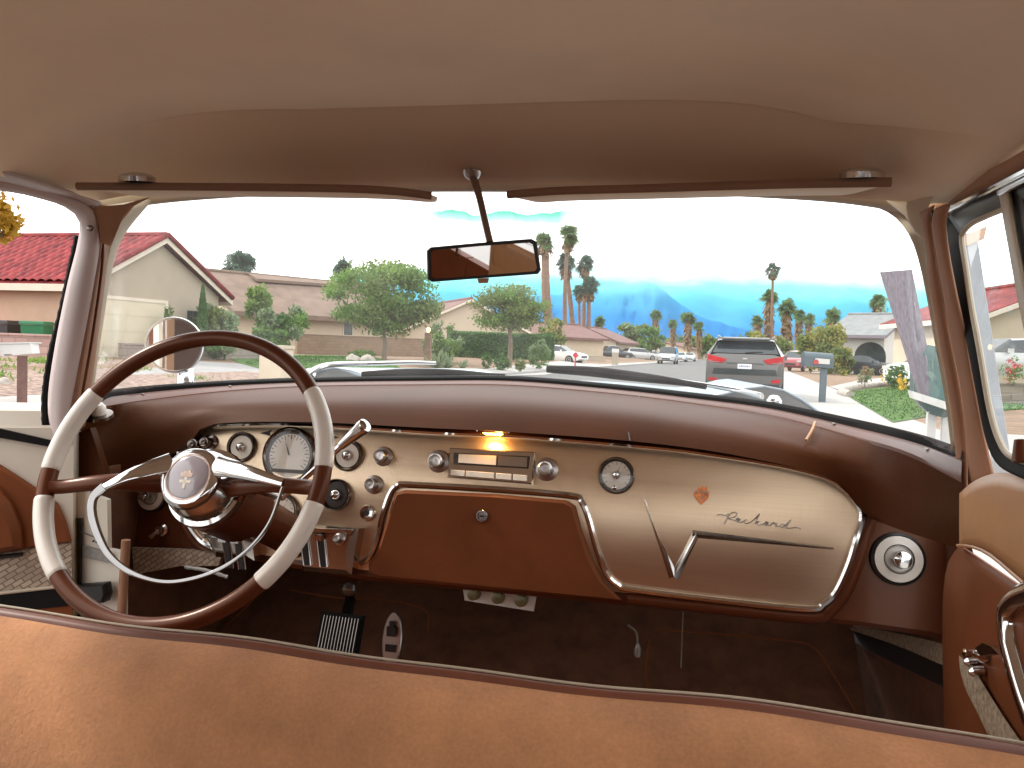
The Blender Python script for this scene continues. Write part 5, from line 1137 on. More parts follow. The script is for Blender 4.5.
def tree(name, label, px, base_py, top_py, wpx, dep, mats, seed, cat='tree', trunk=True, n=3600, size=.12, crown_frac=.7, clumps=26, group=None, tr=.10, bottom=-1.0, lean=0.0, bpx=None, zb=None):
    b = at(bpx or px, base_py, dep); b.z = terr(*LS(b)) if zb is None else zb
    H_ = at(px, top_py, dep).z - b.z; rx = wpx * dep / FPX / 2; rz = H_ * crown_frac / 2; cc = at(px, top_py, dep); c = V((cc.x, cc.y, b.z + H_ - rz))
    t = thing(name, label, cat, b, 0, group)
    mb = MB(); cl = crown(mb, c, rx, rz, n, size, mats, seed, clumps, bottom=bottom)
    cr_ = mb.build('crown' if trunk else 'foliage', t, smooth=False)
    if trunk:
        r = random.Random(seed + 99); fk = V((c.x, c.y, c.z - rz * .75)); mb = MB()
        mb.tube(catmull([b, b.lerp(fk, .5) + V((r.uniform(-.1, .1), 0, 0)), fk], 10), [tr * (1.25 - .05 * i) for i in range(10)], M['bark'], 9)
        for p, q in r.sample(cl, min(9, len(cl))):
            e = c + V((p.x * rx, p.y * rx, p.z * rz)); mb.tube(catmull([fk, fk.lerp(e, .5) + V((0, 0, -.06 * rx)), e], 7), [tr * (.62 - .08 * i) for i in range(7)], M['bark'], 6)
        mb.build('trunk', t)
    return t
tree('shade_tree', 'rounded green tree on the left lawn, widest crown of all', 384, 362, 262, 112, 36, ['leaf', 'leaf', 'leafbright', 'leafolive'], 11, n=17000, size=.088, crown_frac=.74, clumps=60, tr=.10)
tree('umbrella_tree', 'flat topped umbrella shaped tree standing in front of the hedge', 511, 364, 285, 84, 42, ['leafolive', 'leafolive', 'leaf'], 12, n=10000, size=.085, crown_frac=.58, clumps=46, tr=.12, bottom=-.75, bpx=509)
tree('shrub', 'grey green bush right of the tiled house gate', 212, 362, 300, 58, 27, ['leafgrey', 'leafgrey', 'leafolive'], 13, 'shrub', False, 3600, .09, 1.0)
tree('shrub', 'dark green hedge bush under the grey green one', 205, 366, 328, 64, 25.5, ['leafdark', 'leafgrey'], 14, 'shrub', False, 2600, .08, 1.0)
tree('young_tree', 'slim bright green young tree in front of the shingled house', 259, 362, 284, 26, 31, ['leafbright', 'leaf'], 15, 'tree', True, 1700, .10, .62, tr=.05)
tree('young_tree', 'bluish green bushy tree beside the slim bright one', 282, 362, 302, 50, 30, ['leaf', 'leafdark', 'leafgrey'], 16, 'tree', True, 3000, .10, .85, tr=.05)
tree('shrub', 'dark round bush at the end of the brick wall', 268, 360, 326, 44, 29, ['leafdark', 'leaf'], 17, 'shrub', False, 2000, .08, 1.0)
tree('shrub', 'small green bush behind the two boulders', 362, 362, 350, 26, 38, ['leafbright', 'leaf'], 18, 'shrub', False, 900, .07, 1.0)
# clipped hedge
ha, hb = at(448, 352, 50), at(551, 352, 52); t = thing('hedge', 'clipped dark green hedge running behind the umbrella shaped tree', 'hedge', (ha + hb) / 2)
mb = MB(); r = random.Random(5); vs = []; fs = []; zt_ = at(500, 334.5, 51).z; zb_ = terr(*LS(ha))
for i in range(13000):
    u = r.random(); p = ha.lerp(hb, u); q = (hb - ha).normalized(); qn = V((-q.y, q.x, 0)); side = r.random()
    z = zb_ + (zt_ - zb_) * (r.random() if side < .7 else 1) + r.gauss(0, .04); p = V((p.x, p.y, z)) + qn * (r.uniform(-.6, .6) if side > .7 else (.58 if qn.dot(-p) > 0 else -.58) + r.gauss(0, .05))
    a = V((r.gauss(0, 1), r.gauss(0, 1), r.gauss(0, 1))).normalized() * .10; b = a.orthogonal().normalized() * .05; k = len(vs); vs += [p - a, p + b, p + a, p - b]; fs.append((k, k + 1, k + 2, k + 3))
mb.add(vs, fs, M['leafdark']); mb.build('foliage', t, smooth=False)
qn = V((-(hb - ha).y, (hb - ha).x, 0)).normalized() * .5
MB().prism([ha - qn, hb - qn, hb + qn, ha + qn], V((0, 0, zt_ - ha.z - .04)), M['leafdark']).build('hedge_core', t)
tree('shrub', 'loose green shrub beside the pillar lamp', 444, 364, 318, 40, 40, ['leaf', 'leafgrey', 'leafbright'], 20, 'shrub', False, 2200, .10, 1.0)
tree('shrub', 'low dark round bush at the foot of the umbrella tree', 501, 367, 353, 18, 38, ['leafdark'], 21, 'shrub', False, 900, .06, 1.0)
tree('shrub', 'smaller dark bush left of the round one', 487, 365, 355, 11, 38.5, ['leafdark', 'leaf'], 22, 'shrub', False, 500, .06, 1.0)
tree('shrub', 'small olive bush right of the umbrella tree trunk', 521, 368, 357, 11, 38, ['leafolive'], 23, 'shrub', False, 500, .06, 1.0)
tree('shrub', 'grey green bush at the right end of the hedge', 540, 366, 340, 22, 44, ['leafgrey', 'leaf'], 24, 'shrub', False, 1200, .08, 1.0)
# pale spiky agaves
def agave(label, px, py, dep, R, m='leafgrey', n=26, cat='agave', name='agave'):
    b = at(px, py, dep); b.z = terr(*LS(b)); t = thing(name, label, cat, b); r = random.Random(int(px)); mb = MB()
    for i in range(n):
        a = r.uniform(0, 6.28); el = r.uniform(.25, 1.35); d = V((math.cos(a) * math.cos(el), math.sin(a) * math.cos(el), math.sin(el))); s = V((-math.sin(a), math.cos(a), 0)) * R * .09
        mid = b + d * R * .55 + V((0, 0, -.02)); mb.add([b - s * .6, b + s * .6, mid + s, b + d * R * r.uniform(.8, 1.1), mid - s], [(0, 1, 2, 4), (4, 2, 3)], M[m])
    mb.build('leaf_rosette', t, smooth=False); return t
agave('pale spiky agave in the gravel below the pillar lamp', 437, 366, 34, .95)
agave('pale spiky agave just right of the lamp, behind the wiper arm', 447, 367, 35, .8)
agave('small agave between the low bushes and the lamp', 462, 366, 36, .55)
# the foliage of an orange leaved tree reaching in at the upper left
tree('orange_tree', 'orange leaved tree at the far left edge', -34, 420, 170, 92, 12, ['leaforange'], 26, n=3000, size=.07, crown_frac=.5, clumps=30, tr=.09)
# cypress by the garage
cb0 = onA(22.2, .4, .9); t = thing('cypress', 'thin dark cypress spire beside the garage door', 'tree', cb0); mb = MB(); r = random.Random(8); vs = []; fs = []
zt2 = at(178, 283, 25.6).z
for i in range(1500):
    u = r.random() ** 1.3; rr_ = .24 * (1 - u) ** .7 * (1 if u > .1 else .6); a = r.uniform(0, 6.28); p = V((cb0.x + math.cos(a) * rr_, cb0.y + math.sin(a) * rr_, cb0.z + u * (zt2 - cb0.z)))
    d = V((r.gauss(0, .3), r.gauss(0, .3), 1)).normalized() * .07; s = d.orthogonal().normalized() * .03; k = len(vs); vs += [p - s, p + s, p + d]; fs.append((k, k + 1, k + 2))
mb.add(vs, fs, M['leafdark']); mb.build('foliage', t, smooth=False); MB().tube([cb0, cb0 + V((0, 0, .8))], .05, M['bark'], 8).build('trunk', t)
tree('shrub', 'dark bush left of the cypress spire', 169, 345, 302, 13, 25.2, ['leafdark', 'leaf'], 27, 'shrub', False, 900, .07, 1.0, zb=.4)
# fan palms
def palm(label, px, py, wpx, base_px, dep, seed, m='palm', trunk_r=.22, skirt=.25, zb=0.1, droop=1.0, group=None, n=40):
    c = at(px, py, dep); b = at(base_px, 350, dep); b.z = zb; R = wpx * dep / FPX / 2 * 1.2; r = random.Random(seed)
    t = thing('fan_palm', label, 'palm tree', b, 0, group)
    tk = catmull([b, b.lerp(c, .5) + V((r.uniform(-.3, .3), 0, 0)), c], 22)
    MB().tube(tk, [trunk_r * (1.25 - .02 * i + .05 * math.sin(i * 2.6)) for i in range(22)], M['trunk'], 9).build('trunk', t)
    vs = []; fs = []; dv = []; df = []
    for i in range(n):
        a = r.uniform(0, 6.28); el = r.uniform(-.75, 1.45); d = V((math.cos(a) * math.cos(el), math.sin(a) * math.cos(el), math.sin(el))); side = V((-math.sin(a), math.cos(a), 0)); up = d.cross(side) * -1; rl = max(-1.3, min(1.3, r.gauss(0, .75))); side = side * math.cos(rl) + up * math.sin(rl)
        hub_ = c + d * R * r.uniform(.08, .44); k = len(vs); vs += [c - side * .02, c + side * .02, hub_ + side * .02, hub_ - side * .02]; fs.append((k, k + 1, k + 2, k + 3))
        for j in range(11):
            th = R_(-78 + 15.6 * j); ld_ = (d * math.cos(th) + side * math.sin(th)); Ln = R * .62 * (1 - .25 * abs(th)) * r.uniform(.85, 1.1)
            w_ = side * math.cos(th) - d * math.sin(th); mid = hub_ + ld_ * Ln * .6; tip = hub_ + ld_ * Ln + V((0, 0, -Ln * .34 * droop)); k = len(vs)
            vs += [hub_, mid + w_ * Ln * .075, tip, mid - w_ * Ln * .075]; fs.append((k, k + 1, k + 2, k + 3))
    MB().add(vs, fs, M[m]).build('crown', t, smooth=False)
    if skirt > 0:
        H_ = (c.z - b.z) * skirt
        for i in range(int(70 + 160 * skirt)):
            a = r.uniform(0, 6.28); z = c.z - r.uniform(0, H_); u = (c.z - z) / max(.1, c.z - b.z); cc = c.lerp(b, u); o_ = V((math.cos(a), math.sin(a), 0)); s = V((-math.sin(a), math.cos(a), 0)) * R * .10
            st = cc + o_ * trunk_r * .8; en = cc + o_ * (trunk_r + R * r.uniform(.12, .34)) + V((0, 0, -R * r.uniform(.3, .8))); k = len(dv); dv += [st - s * .4, st + s * .4, en + s, en - s]; df.append((k, k + 1, k + 2, k + 3))
        MB().add(dv, df, M['palmdead']).build('dead_skirt', t, smooth=False)
    return t
palm('thick trunked palm just right of the rear view mirror', 545, 242, 24, 553, 92, 31, trunk_r=.50, skirt=.05)
palm('tallest of the palms right of the mirror', 568, 236, 26, 566, 96, 32, trunk_r=.24, skirt=.05)
palm('palm with its crown just below the tallest one', 566, 264, 25, 576, 100, 33, 'palmteal', trunk_r=.30, skirt=.06)
palm('dark crowned palm right of the tall pair', 585, 264, 22, 583, 104, 34, 'palmteal', trunk_r=.24, skirt=.06)
palm('lowest of the five grouped palms, with broad drooping crown', 589, 287, 24, 588, 100, 35, 'palmteal', trunk_r=.26, skirt=.08)
palm('slim palm tucked behind the broad drooping one', 579, 292, 16, 582, 106, 36, 'palmteal', trunk_r=.18, skirt=.06)
palm('short palm above the dark pickup', 600, 322, 14, 600, 120, 37, trunk_r=.2, skirt=.3)
palm('bushy palm crown above the brown shingle roof', 240, 268, 38, 240, 62, 38, 'palmteal', trunk_r=.25, skirt=.05, n=54)
palm('palm crown rising behind the rounded shade tree', 344, 268, 26, 344, 64, 39, 'palmteal', trunk_r=.25, skirt=.05, n=46)
for k, (a, b_, w_, d_, lab, sk) in enumerate([(656, 316, 14, 150, 'first short palm left of the silver van', .3), (673, 324, 12, 165, 'second distant palm above the silver van', .5), (688, 319, 18, 160, 'broadest distant palm left of the grey suv roof', .6), (699, 327, 14, 175, 'distant palm nearest the grey suv roof', .6)]):
    palm(lab, a, b_, w_, a + .5, d_, 50 + k, trunk_r=.3, skirt=sk)
palm('lone thin palm sticking out highest on the right', 773, 270, 18, 771.5, 118, 61, 'palmteal', trunk_r=.20, skirt=.03, n=30)
palm('shaggy palm directly under the lone thin one', 769, 298, 20, 769, 120, 62, trunk_r=.45, skirt=.75)
for k, (a, b_, w_, d_, lab, sk) in enumerate([(757, 321, 16, 118, 'low palm left of the shaggy one', .6), (787, 308, 24, 122, 'full palm right of the shaggy one', .5), (799, 316, 16, 130, 'middle palm of the right hand row', .5), (809, 319, 16, 138, 'last palm of the right hand row', .4), (832, 317, 22, 96, 'separate round palm above the yellow bush', .2)]):
    palm(lab, a, b_, w_, a + .5, d_, 70 + k, trunk_r=.32, skirt=sk)
palm('feathery palm behind the grey house roof', 878, 302, 20, 878, 92, 80, trunk_r=.3, skirt=.5, n=50)
# tree lines and bushes further down the street
tree('street_tree', 'olive tree left of the distant short palms', 634, 352, 320, 36, 125, ['leafolive', 'leafgrey'], 101, n=1600, size=.32, crown_frac=.75, tr=.2)
tree('street_tree', 'dark green tree above the silver van', 652, 352, 328, 30, 120, ['leafdark', 'leaf'], 102, n=1400, size=.30, crown_frac=.8, tr=.2)
tree('street_tree', 'hazy green tree at the end of the street left', 676, 354, 334, 26, 210, ['leafolive'], 103, n=1000, size=.5, crown_frac=.8, tr=.2)
tree('street_tree', 'broad hazy green tree at the end of the street', 702, 355, 333, 32, 190, ['leafolive', 'leaf'], 104, n=1200, size=.5, crown_frac=.85, tr=.2)
tree('street_tree', 'olive tree behind the grey suv roof at right', 752, 356, 331, 30, 110, ['leafolive', 'leafyellow'], 105, n=1400, size=.3, crown_frac=.85, tr=.2)
tree('street_tree', 'green tree behind the red parked car', 778, 356, 334, 34, 100, ['leafolive', 'leafyellow'], 106, n=1500, size=.28, crown_frac=.85, tr=.2)
tree('street_tree', 'low olive tree under the thick trunked palm', 553, 352, 318, 28, 70, ['leafyellow', 'leafolive'], 107, n=1300, size=.18, crown_frac=.8, tr=.1)
tree('yellow_bush', 'big yellow green bush between the red car and the dark sedan', 826, 361, 322, 52, 58, ['leafyellow', 'leafyellow', 'leafolive'], 108, 'shrub', False, 4600, .16, 1.0, clumps=36)
tree('yellow_bush', 'low green bush in front of the dark sedan', 842, 363, 346, 26, 54, ['leafolive', 'leafyellow'], 109, 'shrub', False, 1800, .13, 1.0)
tree('street_tree', 'bare branched tree beside the feathery palm', 889, 340, 296, 22, 84, ['leafgrey'], 110, n=260, size=.16, crown_frac=.6, tr=.12)
tree('garden_shrub', 'dry thin shrub in the planting bed', 866, 385, 366, 16, 30, ['leafgrey', 'palmdead'], 111, 'shrub', True, 260, .06, .8, tr=.02)
tree('garden_shrub', 'green flower bush by the white parked suv', 897, 383, 364, 20, 31, ['leaf', 'leafdark'], 112, 'shrub', False, 900, .06, 1.0)
tree('flower_clump', 'yellow flower clump at the lawn edge', 902, 382, 374, 10, 29, ['flower'], 113, 'flowers', False, 260, .04, 1.0)
tree('flower_clump', 'small yellow flowers on the planting bed', 884, 372, 364, 6, 36, ['flower'], 114, 'flowers', False, 120, .04, 1.0)
tree('flower_clump', 'red flowers on the grey garden wall', 1012, 366, 356, 22, 22.5, ['redflower', 'leaf'], 115, 'flowers', False, 500, .04, 1.0, zb=.62)
# boulders, block pillar, kerbside furniture
def rock(label, px, py, wpx, dep, seed):
    c = at(px, py, dep); c.z = terr(*LS(c)); R = wpx * dep / FPX / 2; bm = bmesh.new(); bmesh.ops.create_icosphere(bm, subdivisions=3, radius=1)
    for v in bm.verts:
        k = 1 + .30 * mnoise.noise(v.co * 1.3 + V((seed, 0, 0))) + .1 * mnoise.noise(v.co * 4 + V((seed, 3, 0))); v.co = V((v.co.x * R * k, v.co.y * R * k, max(-.1, v.co.z) * R * .85 * k))
    me = bpy.data.meshes.new('boulder'); bm.to_mesh(me); bm.free(); me.materials.append(M['rock']); me.polygons.foreach_set('use_smooth', [True] * len(me.polygons))
    o = bpy.data.objects.new('boulder', me); COL.objects.link(o); o.location = c; tag(o, label, 'rock'); return o
rock('left one of two pale boulders on the lawn edge', 352, 362, 14, 33, 1); rock('right one of two pale boulders on the lawn edge', 367, 362, 15, 33.5, 4); rock('pale pink rock on the gravel at far left', 3, 392, 16, 14.5, 7)
# stone edging around the right lawn
ed = [GT(905, 384.5), GT(880, 386.5), GT(858, 389), GT(845, 391.5), GT(842, 394), GT(850, 397)]
MBe = MB().tube(catmull([p + V((0, 0, .05)) for p in ed], 60), [.13 + .02 * math.sin(i * 1.7) for i in range(60)], M['rock'], 9); o = MBe.build('stone_edging'); tag(o, 'rounded grey stone edging at the head of the right lawn', 'edging')
pb = GT(276, 383); pt = thing('block_pillar', 'short cream rendered pillar at the end of the driveway', 'pillar', pb); zt3 = at(276, 346, (pb - CO).dot(CR @ V((0, 0, -1)))).z
MB().prism([pb + V((x, y, -.05)) for x, y in ((-.30, -.3), (.30, -.3), (.30, .3), (-.30, .3))], V((0, 0, zt3 - pb.z)), M['creamwall'], bevel=.03).build('shaft', pt); MB().box((pb.x, pb.y, zt3 - .02), (.66, .66, .08), M['creamwall']).build('cap', pt)
pb = at(615, 362, 66); pb.z = .1; pt = thing('block_pillar', 'distant tan pillar with a white box on top at the kerb', 'pillar', pb); MB().box(pb + V((0, 0, .5)), (.5, .5, 1.0), M['stucco']).build('shaft', pt); MB().box(pb + V((0, 0, 1.16)), (.54, .54, .32), M['whitebox']).build('mailbox', pt)
blockwall('block_wall', 'low tan wall by the parked pickup at the left kerb', at(583, 362, 72), at(604, 361, 76), .45, M['stucco'])
pb = at(575, 368, 50); pb.z = .1; pt = thing('red_marker', 'small round red marker on a thin post by the left kerb', 'sign', pb); zc = at(575.5, 355, 50).z
MB().tube([pb, V((pb.x, pb.y, zc))], .045, M['redpaint'], 8).build('post', pt); MB().lathe([(.15, -.02), (.17, 0), (.15, .03)], V((pb.x, pb.y, zc)), (-.2, -1, 0), M['redpaint'], 20).build('disc', pt)
# mailboxes
mbp = GT(22, 405); t = thing('mailbox', 'white mailbox on a brown wooden post at far left', 'mailbox', mbp); dd = (mbp - CO).dot(CR @ V((0, 0, -1)))
zt4 = at(22, 356, dd).z; MB().box(V((mbp.x, mbp.y, (zt4 + mbp.z) / 2)), (.10, .10, zt4 - mbp.z), M['postwood']).build('post', t)
zx = at(22, 350, dd).z; ax_ = (rD * .2 + sD).normalized()
q = [at(5, 344, dd), at(35.5, 343.5, dd), at(37, 353.5, dd), at(18, 355.5, dd), at(17.5, 354, dd), at(9, 354, dd), at(8.5, 356, dd), at(5.5, 355.5, dd)]
MB().prism([p + V((.0, -.10, 0)) for p in q], V((-.03, .20, 0)), M['whitebox'], bevel=.01).build('box', t)
MB().prism([q[0] + V((0, -.12, .0)), q[1] + V((0, -.12, 0)), q[1] + V((0, .12, 0)), q[0] + V((0, .12, 0))], V((0, 0, .02)), M['whitebox']).build('lid', t)
mr_ = GT(822, 402); dd = (mr_ - CO).dot(CR @ V((0, 0, -1))); t = thing('mailbox', 'blue grey mailbox with red flag on a thick post beside the sidewalk', 'mailbox', mr_)
tp_ = at(824, 365, dd); MB().prism([mr_ + V((x, y, 0)) for x, y in ((-.075, -.06), (.075, -.06), (.075, .06), (-.075, .06))], tp_ - mr_, M['bluegrey'], bevel=.01).build('post', t)
A_, B_ = at(803, 358.5, dd), at(832, 358.5, dd); B_.z = A_.z - .03; u_ = (B_ - A_).normalized(); v_ = V((-u_.y, u_.x, 0)); hh = .19
sec = [(-.13, -hh), (.13, -hh), (.13, .05)] + [(.13 * math.cos(a), .05 + .13 * math.sin(a)) for a in [math.pi * k / 8 for k in range(1, 8)]] + [(-.13, .05)]
bx = MB().prism([A_ + v_ * x + V((0, 0, z)) for x, z in sec], B_ - A_, M['bluegrey']).build('box', t)
nf = -v_ if (-v_).dot(CO - A_) > 0 else v_
MB().prism([A_ + u_ * x + nf * .135 + V((0, 0, z)) for x, z in ((.26, -.10), (.62, -.10), (.62, .03), (.26, .03))], nf * .006, M['whitebox']).build('paper_panel', bx)
MB().prism([A_ + u_ * x + nf * .143 + V((0, 0, z)) for x, z in ((.20, -.12), (.34, -.12), (.34, -.04), (.30, .0), (.22, -.02))], nf * .012, M['redflag']).build('flag', bx)
# board leaning over the kerbside box, with a second pale one further back
dp = 5.2
def atd(l): return [at(x, y, d_) for x, y, d_ in l]
bp = MB().prism(atd([(880, 272, dp), (912, 269.5, dp), (938, 401, dp - .15), (919, 397, dp - .15)]), V((.01, .05, 0)), M['board']); o = bp.build('leaning_board', smooth=False); tag(o, 'tall weathered mauve grey board leaning over the kerbside box', 'board')
o.location = (0, 0, 0)
bs = at(931, 440, dp - .1); bs.z = .1; t = thing('kerbside_box', 'dark green rounded kerbside box with white top edge on white legs', 'mailbox', bs)
MB().prism(atd([(912, 391, dp - .2), (950, 403, dp - .35), (950, 411, dp - .35), (914, 399, dp - .2)]), V((.03, .22, 0)), M['whitebox'], bevel=.006).build('top_edge', t)
gl_ = atd([(914, 370, dp - .1), (928, 345, dp - .1), (946, 348, dp - .2), (952, 380, dp - .25), (952, 415, dp - .25), (944, 418, dp - .22), (930, 414, dp - .15), (920, 405, dp - .1), (914, 395, dp - .1)])
MB().prism(gl_, V((.05, .30, 0)), M['boxgreen'], bevel=.02).build('box', t)
for x in (934, 949):
    a_ = at(x, 412, dp - .18); MB().box(V((a_.x, a_.y + .05, a_.z / 2 + .05)), (.05, .04, a_.z - .1), M['whitebox']).build('leg', t)
o = MB().prism(atd([(964, 234, 4.2), (976, 232, 4.2), (1012, 470, 4.0), (992, 470, 4.0)]), V((.02, .05, 0)), M['paleboard']).prism(atd([(964, 236, 4.18), (987, 226, 4.18), (984, 238, 4.18), (966, 246, 4.18)]), V((.01, .03, 0)), M['stuccosunpink']).build('leaning_post', smooth=False); tag(o, 'pale painted leaning post seen through the right vent window', 'post')

# ---- parked vehicles
KIND = {
 'sedan': (4.7, .34, [(0, .45, .80, .83, .70, .80, .70), (.12, .28, .92, .95, .82, .88, .78), (.9, .24, .98, 1.01, .86, .90, .72), (1.55, .24, .98, 1.38, .86, .90, .58), (2.1, .24, .97, 1.45, .86, .90, .60), (2.8, .24, .96, 1.40, .86, .90, .58), (3.5, .24, .95, .99, .86, .90, .70), (4.45, .26, .78, .82, .84, .86, .70), (4.7, .40, .62, .65, .70, .75, .62)], (2, 6), 2, 5),
 'suv': (4.72, .37, [(0, .50, 1.0, 1.03, .76, .86, .78), (.06, .32, 1.20, 1.23, .88, .94, .86), (.40, .28, 1.24, 1.60, .90, .945, .70), (.72, .28, 1.20, 1.665, .91, .95, .68), (2.0, .28, 1.14, 1.69, .91, .95, .68), (2.9, .28, 1.10, 1.60, .91, .95, .66), (3.65, .28, 1.06, 1.10, .90, .93, .78), (4.5, .30, .92, .95, .88, .90, .74), (4.72, .42, .72, .75, .74, .80, .66)], (2, 6), 1, 5),
 'pickup': (5.6, .40, [(0, .55, 1.08, 1.10, .86, .95, .90), (.08, .45, 1.12, 1.14, .90, .97, .92), (1.95, .42, 1.12, 1.15, .92, .98, .92), (2.15, .42, 1.14, 1.76, .92, .98, .70), (2.7, .42, 1.14, 1.86, .92, .98, .72), (3.5, .42, 1.12, 1.80, .92, .98, .70), (4.2, .42, 1.10, 1.16, .92, .97, .84), (5.3, .45, 1.0, 1.05, .90, .94, .80), (5.6, .55, .78, .82, .78, .86, .70)], (2, 6), 2, 5),
 'van': (5.0, .36, [(0, .45, 1.10, 1.14, .80, .90, .82), (.10, .32, 1.15, 1.85, .92, .97, .80), (1.0, .30, 1.15, 1.95, .94, .98, .82), (3.2, .30, 1.13, 1.93, .94, .98, .80), (4.1, .30, 1.08, 1.16, .94, .97, .86), (4.85, .34, .92, .96, .90, .92, .80), (5.0, .45, .72, .76, .78, .84, .70)], (1, 4), 0, 3),
}
def make_car(label, kind, paint, loc, rotz, name='parked_car', cat='car', group='cars parked along the street'):
    Ln, wr, st, (g0, g1), rg0, fg0 = KIND[kind]; t = thing(name, label, cat, loc, rotz, group); body = MB(); sg = MB(); fg = MB(); rgm = MB(); zm = Ln / 2
    def ring(s):
        y, zb, ze, zr, wb, we, w = s; y -= zm
        return [V(p) for p in ((-wb * .96, y, zb), (-we, y, zb + .35 * (ze - zb)), (-we, y, ze - .03), (-we * .985, y, ze), (-w, y, zr - .045), (-w * .8, y, zr), (w * .8, y, zr), (w, y, zr - .045), (we * .985, y, ze), (we, y, ze - .03), (we, y, zb + .35 * (ze - zb)), (wb * .96, y, zb))]
    R_s = [ring(s) for s in st]
    for i in range(len(st) - 1):
        for j in range(12):
            k = (j + 1) % 12; q = [R_s[i][j], R_s[i][k], R_s[i + 1][k], R_s[i + 1][j]]
            tgt = body
            if j in (3, 7) and g0 <= i < g1: tgt = sg
            if j in (4, 5, 6) and i == fg0: tgt = fg
            if j in (4, 5, 6) and i == rg0: tgt = rgm
            tgt.add(q, [(0, 1, 2, 3)], M['carglass'] if tgt is not body else M[paint])
    body.add(R_s[0], [tuple(range(12))], M[paint]).add(R_s[-1], [tuple(reversed(range(12)))], M[paint])
    bo = body.build('body', t, local=True, angle=50)
    bm = bmesh.new(); bm.from_mesh(bo.data); bmesh.ops.remove_doubles(bm, verts=bm.verts, dist=.002); bmesh.ops.recalc_face_normals(bm, faces=bm.faces); bm.to_mesh(bo.data); bm.free(); bo.data.set_sharp_from_angle(angle=R_(50))
    sg.build('side_window', t, local=True); fg.build('windshield', t, local=True); rgm.build('rear_window', t, local=True)
    for sx in (-1, 1):
        for y in (.82 - zm + .05, Ln - .88 - zm):
            w_ = st[3][5]; MB().lathe([(wr, -.20), (wr, -.02), (wr * .92, .015), (wr * .66, .015)], V((sx * (w_ - .0), y, wr)), (sx, 0, 0), M['tyre'], 24).lathe([(wr * .66, .0), (wr * .62, .018), (wr * .2, .01), (wr * .15, .022), (.01, .024)], V((sx * w_, y, wr)), (sx, 0, 0), M['alloy'], 20).build('wheel', t, local=True)
        yf = st[-2][0] - zm + .14; zf = st[-2][2] - .10
        MB().box((sx * st[-2][5] * .78, yf, zf), (.34, .16, .14), M['headlight']).build('headlight', t, local=True)
        MB().box((sx * st[1][5] * .82, -zm + .03, st[0][2] - .12), (.26, .10, .16), M['taillight']).build('tail_light', t, local=True)
    MB().box((0, Ln - zm - .01, .58), (.9, .06, .16), M['black']).build('grille', t, local=True)
    MB().box((0, -zm - .004, .72), (.34, .03, .14), M['numberplate']).build('number_plate', t, local=True)
    for sx in (-1, 1):
        y = st[fg0][0] - zm + .35; MB().box((sx * (st[fg0][5] + .09), y, st[fg0][2] + .06), (.18, .08, .13), M[paint]).build('door_mirror', t, local=True)
    return t
suv_loc = RD(0, 0); pz = at(744, 380, 20.1); l_, s_ = LS(V((pz.x, pz.y, 0))); suv_loc = RD(l_ + 2.36, s_)
suv = make_car('warm grey suv parked ahead at the right kerb, seen from behind', 'suv', 'pgrey', suv_loc, -RA, 'parked_suv', 'suv', None)
for ch in list(suv.children):
    if ch.name.split('.')[0] in ('tail_light', 'number_plate', 'rear_window'): bpy.data.objects.remove(ch)
yr = -2.36
# rear glass, lamps, handle recess, plate, bumper and exhaust side details of the suv
MB().prism([V((-.80, yr + .075, 1.245)), V((.80, yr + .075, 1.245)), V((.655, yr + .385, 1.575)), V((-.655, yr + .385, 1.575))], V((0, -.012, .006)), M['carglass']).build('rear_window', suv, local=True)
MB().prism([V((-.74, yr + .36, 1.60)), V((.74, yr + .36, 1.60)), V((.70, yr + .14, 1.605)), V((-.70, yr + .14, 1.605))], V((0, 0, .035)), M['pgrey'], bevel=.01).build('roof_spoiler', suv, local=True)
MB().tube([V((0.0, yr + .06, 1.27)), V((.42, yr + .10, 1.30))], .014, M['black'], 8).build('rear_wiper', suv, local=True)
for sx in (-1, 1):
    MB().prism([V((sx * x, y, z)) for x, y, z in ((.44, yr - .012, 1.10), (.90, yr + .03, 1.20), (.945, yr + .16, 1.23), (.945, yr + .16, 1.02), (.90, yr + .02, .99), (.52, yr - .012, 1.0))], V((0, -.02, 0)), M['taillight'], bevel=.006).build('tail_light', suv, local=True)
    MB().prism([V((sx * x, yr - .058, z)) for x, z in ((.64, .53), (.86, .55), (.86, .63), (.66, .61))], V((0, -.02, 0)), M['taillight']).build('bumper_reflector', suv, local=True)
    MB().tube([V((sx * .70, yr + .9, 1.70)), V((sx * .70, yr + 2.9, 1.70))], .02, M['steel'], 8).build('roof_rail', suv, local=True)
MB().prism([V((-.78, yr - .012, .72)), V((.78, yr - .012, .72)), V((.74, yr - .012, .86)), V((-.74, yr - .012, .86))], V((0, -.010, 0)), M['windowdark']).build('bumper_recess', suv, local=True)
MB().prism([V((-.88, yr - .05, .40)), V((.88, yr - .05, .40)), V((.90, yr - .05, .70)), V((-.90, yr - .05, .70))], V((0, .08, 0)), M['pgrey'], bevel=.02).build('rear_bumper', suv, local=True)
MB().prism([V((-.86, yr - .055, .33)), V((.86, yr - .055, .33)), V((.84, yr - .055, .50)), V((-.84, yr - .055, .50))], V((0, .03, 0)), M['black'], bevel=.01).build('bumper_skirt', suv, local=True)
MB().prism([V((-.46, yr - .014, .99)), V((.46, yr - .014, .99)), V((.46, yr - .014, 1.02)), V((-.46, yr - .014, 1.02))], V((0, -.018, 0)), M['pgrey'], bevel=.004).build('tailgate_strip', suv, local=True)
npl = MB().prism([V((-.17, yr - .02, .86)), V((.17, yr - .02, .86)), V((.17, yr - .02, .985)), V((-.17, yr - .02, .985))], V((0, -.014, 0)), M['numberplate'], bevel=.004).build('number_plate', suv, local=True)
mb = MB()
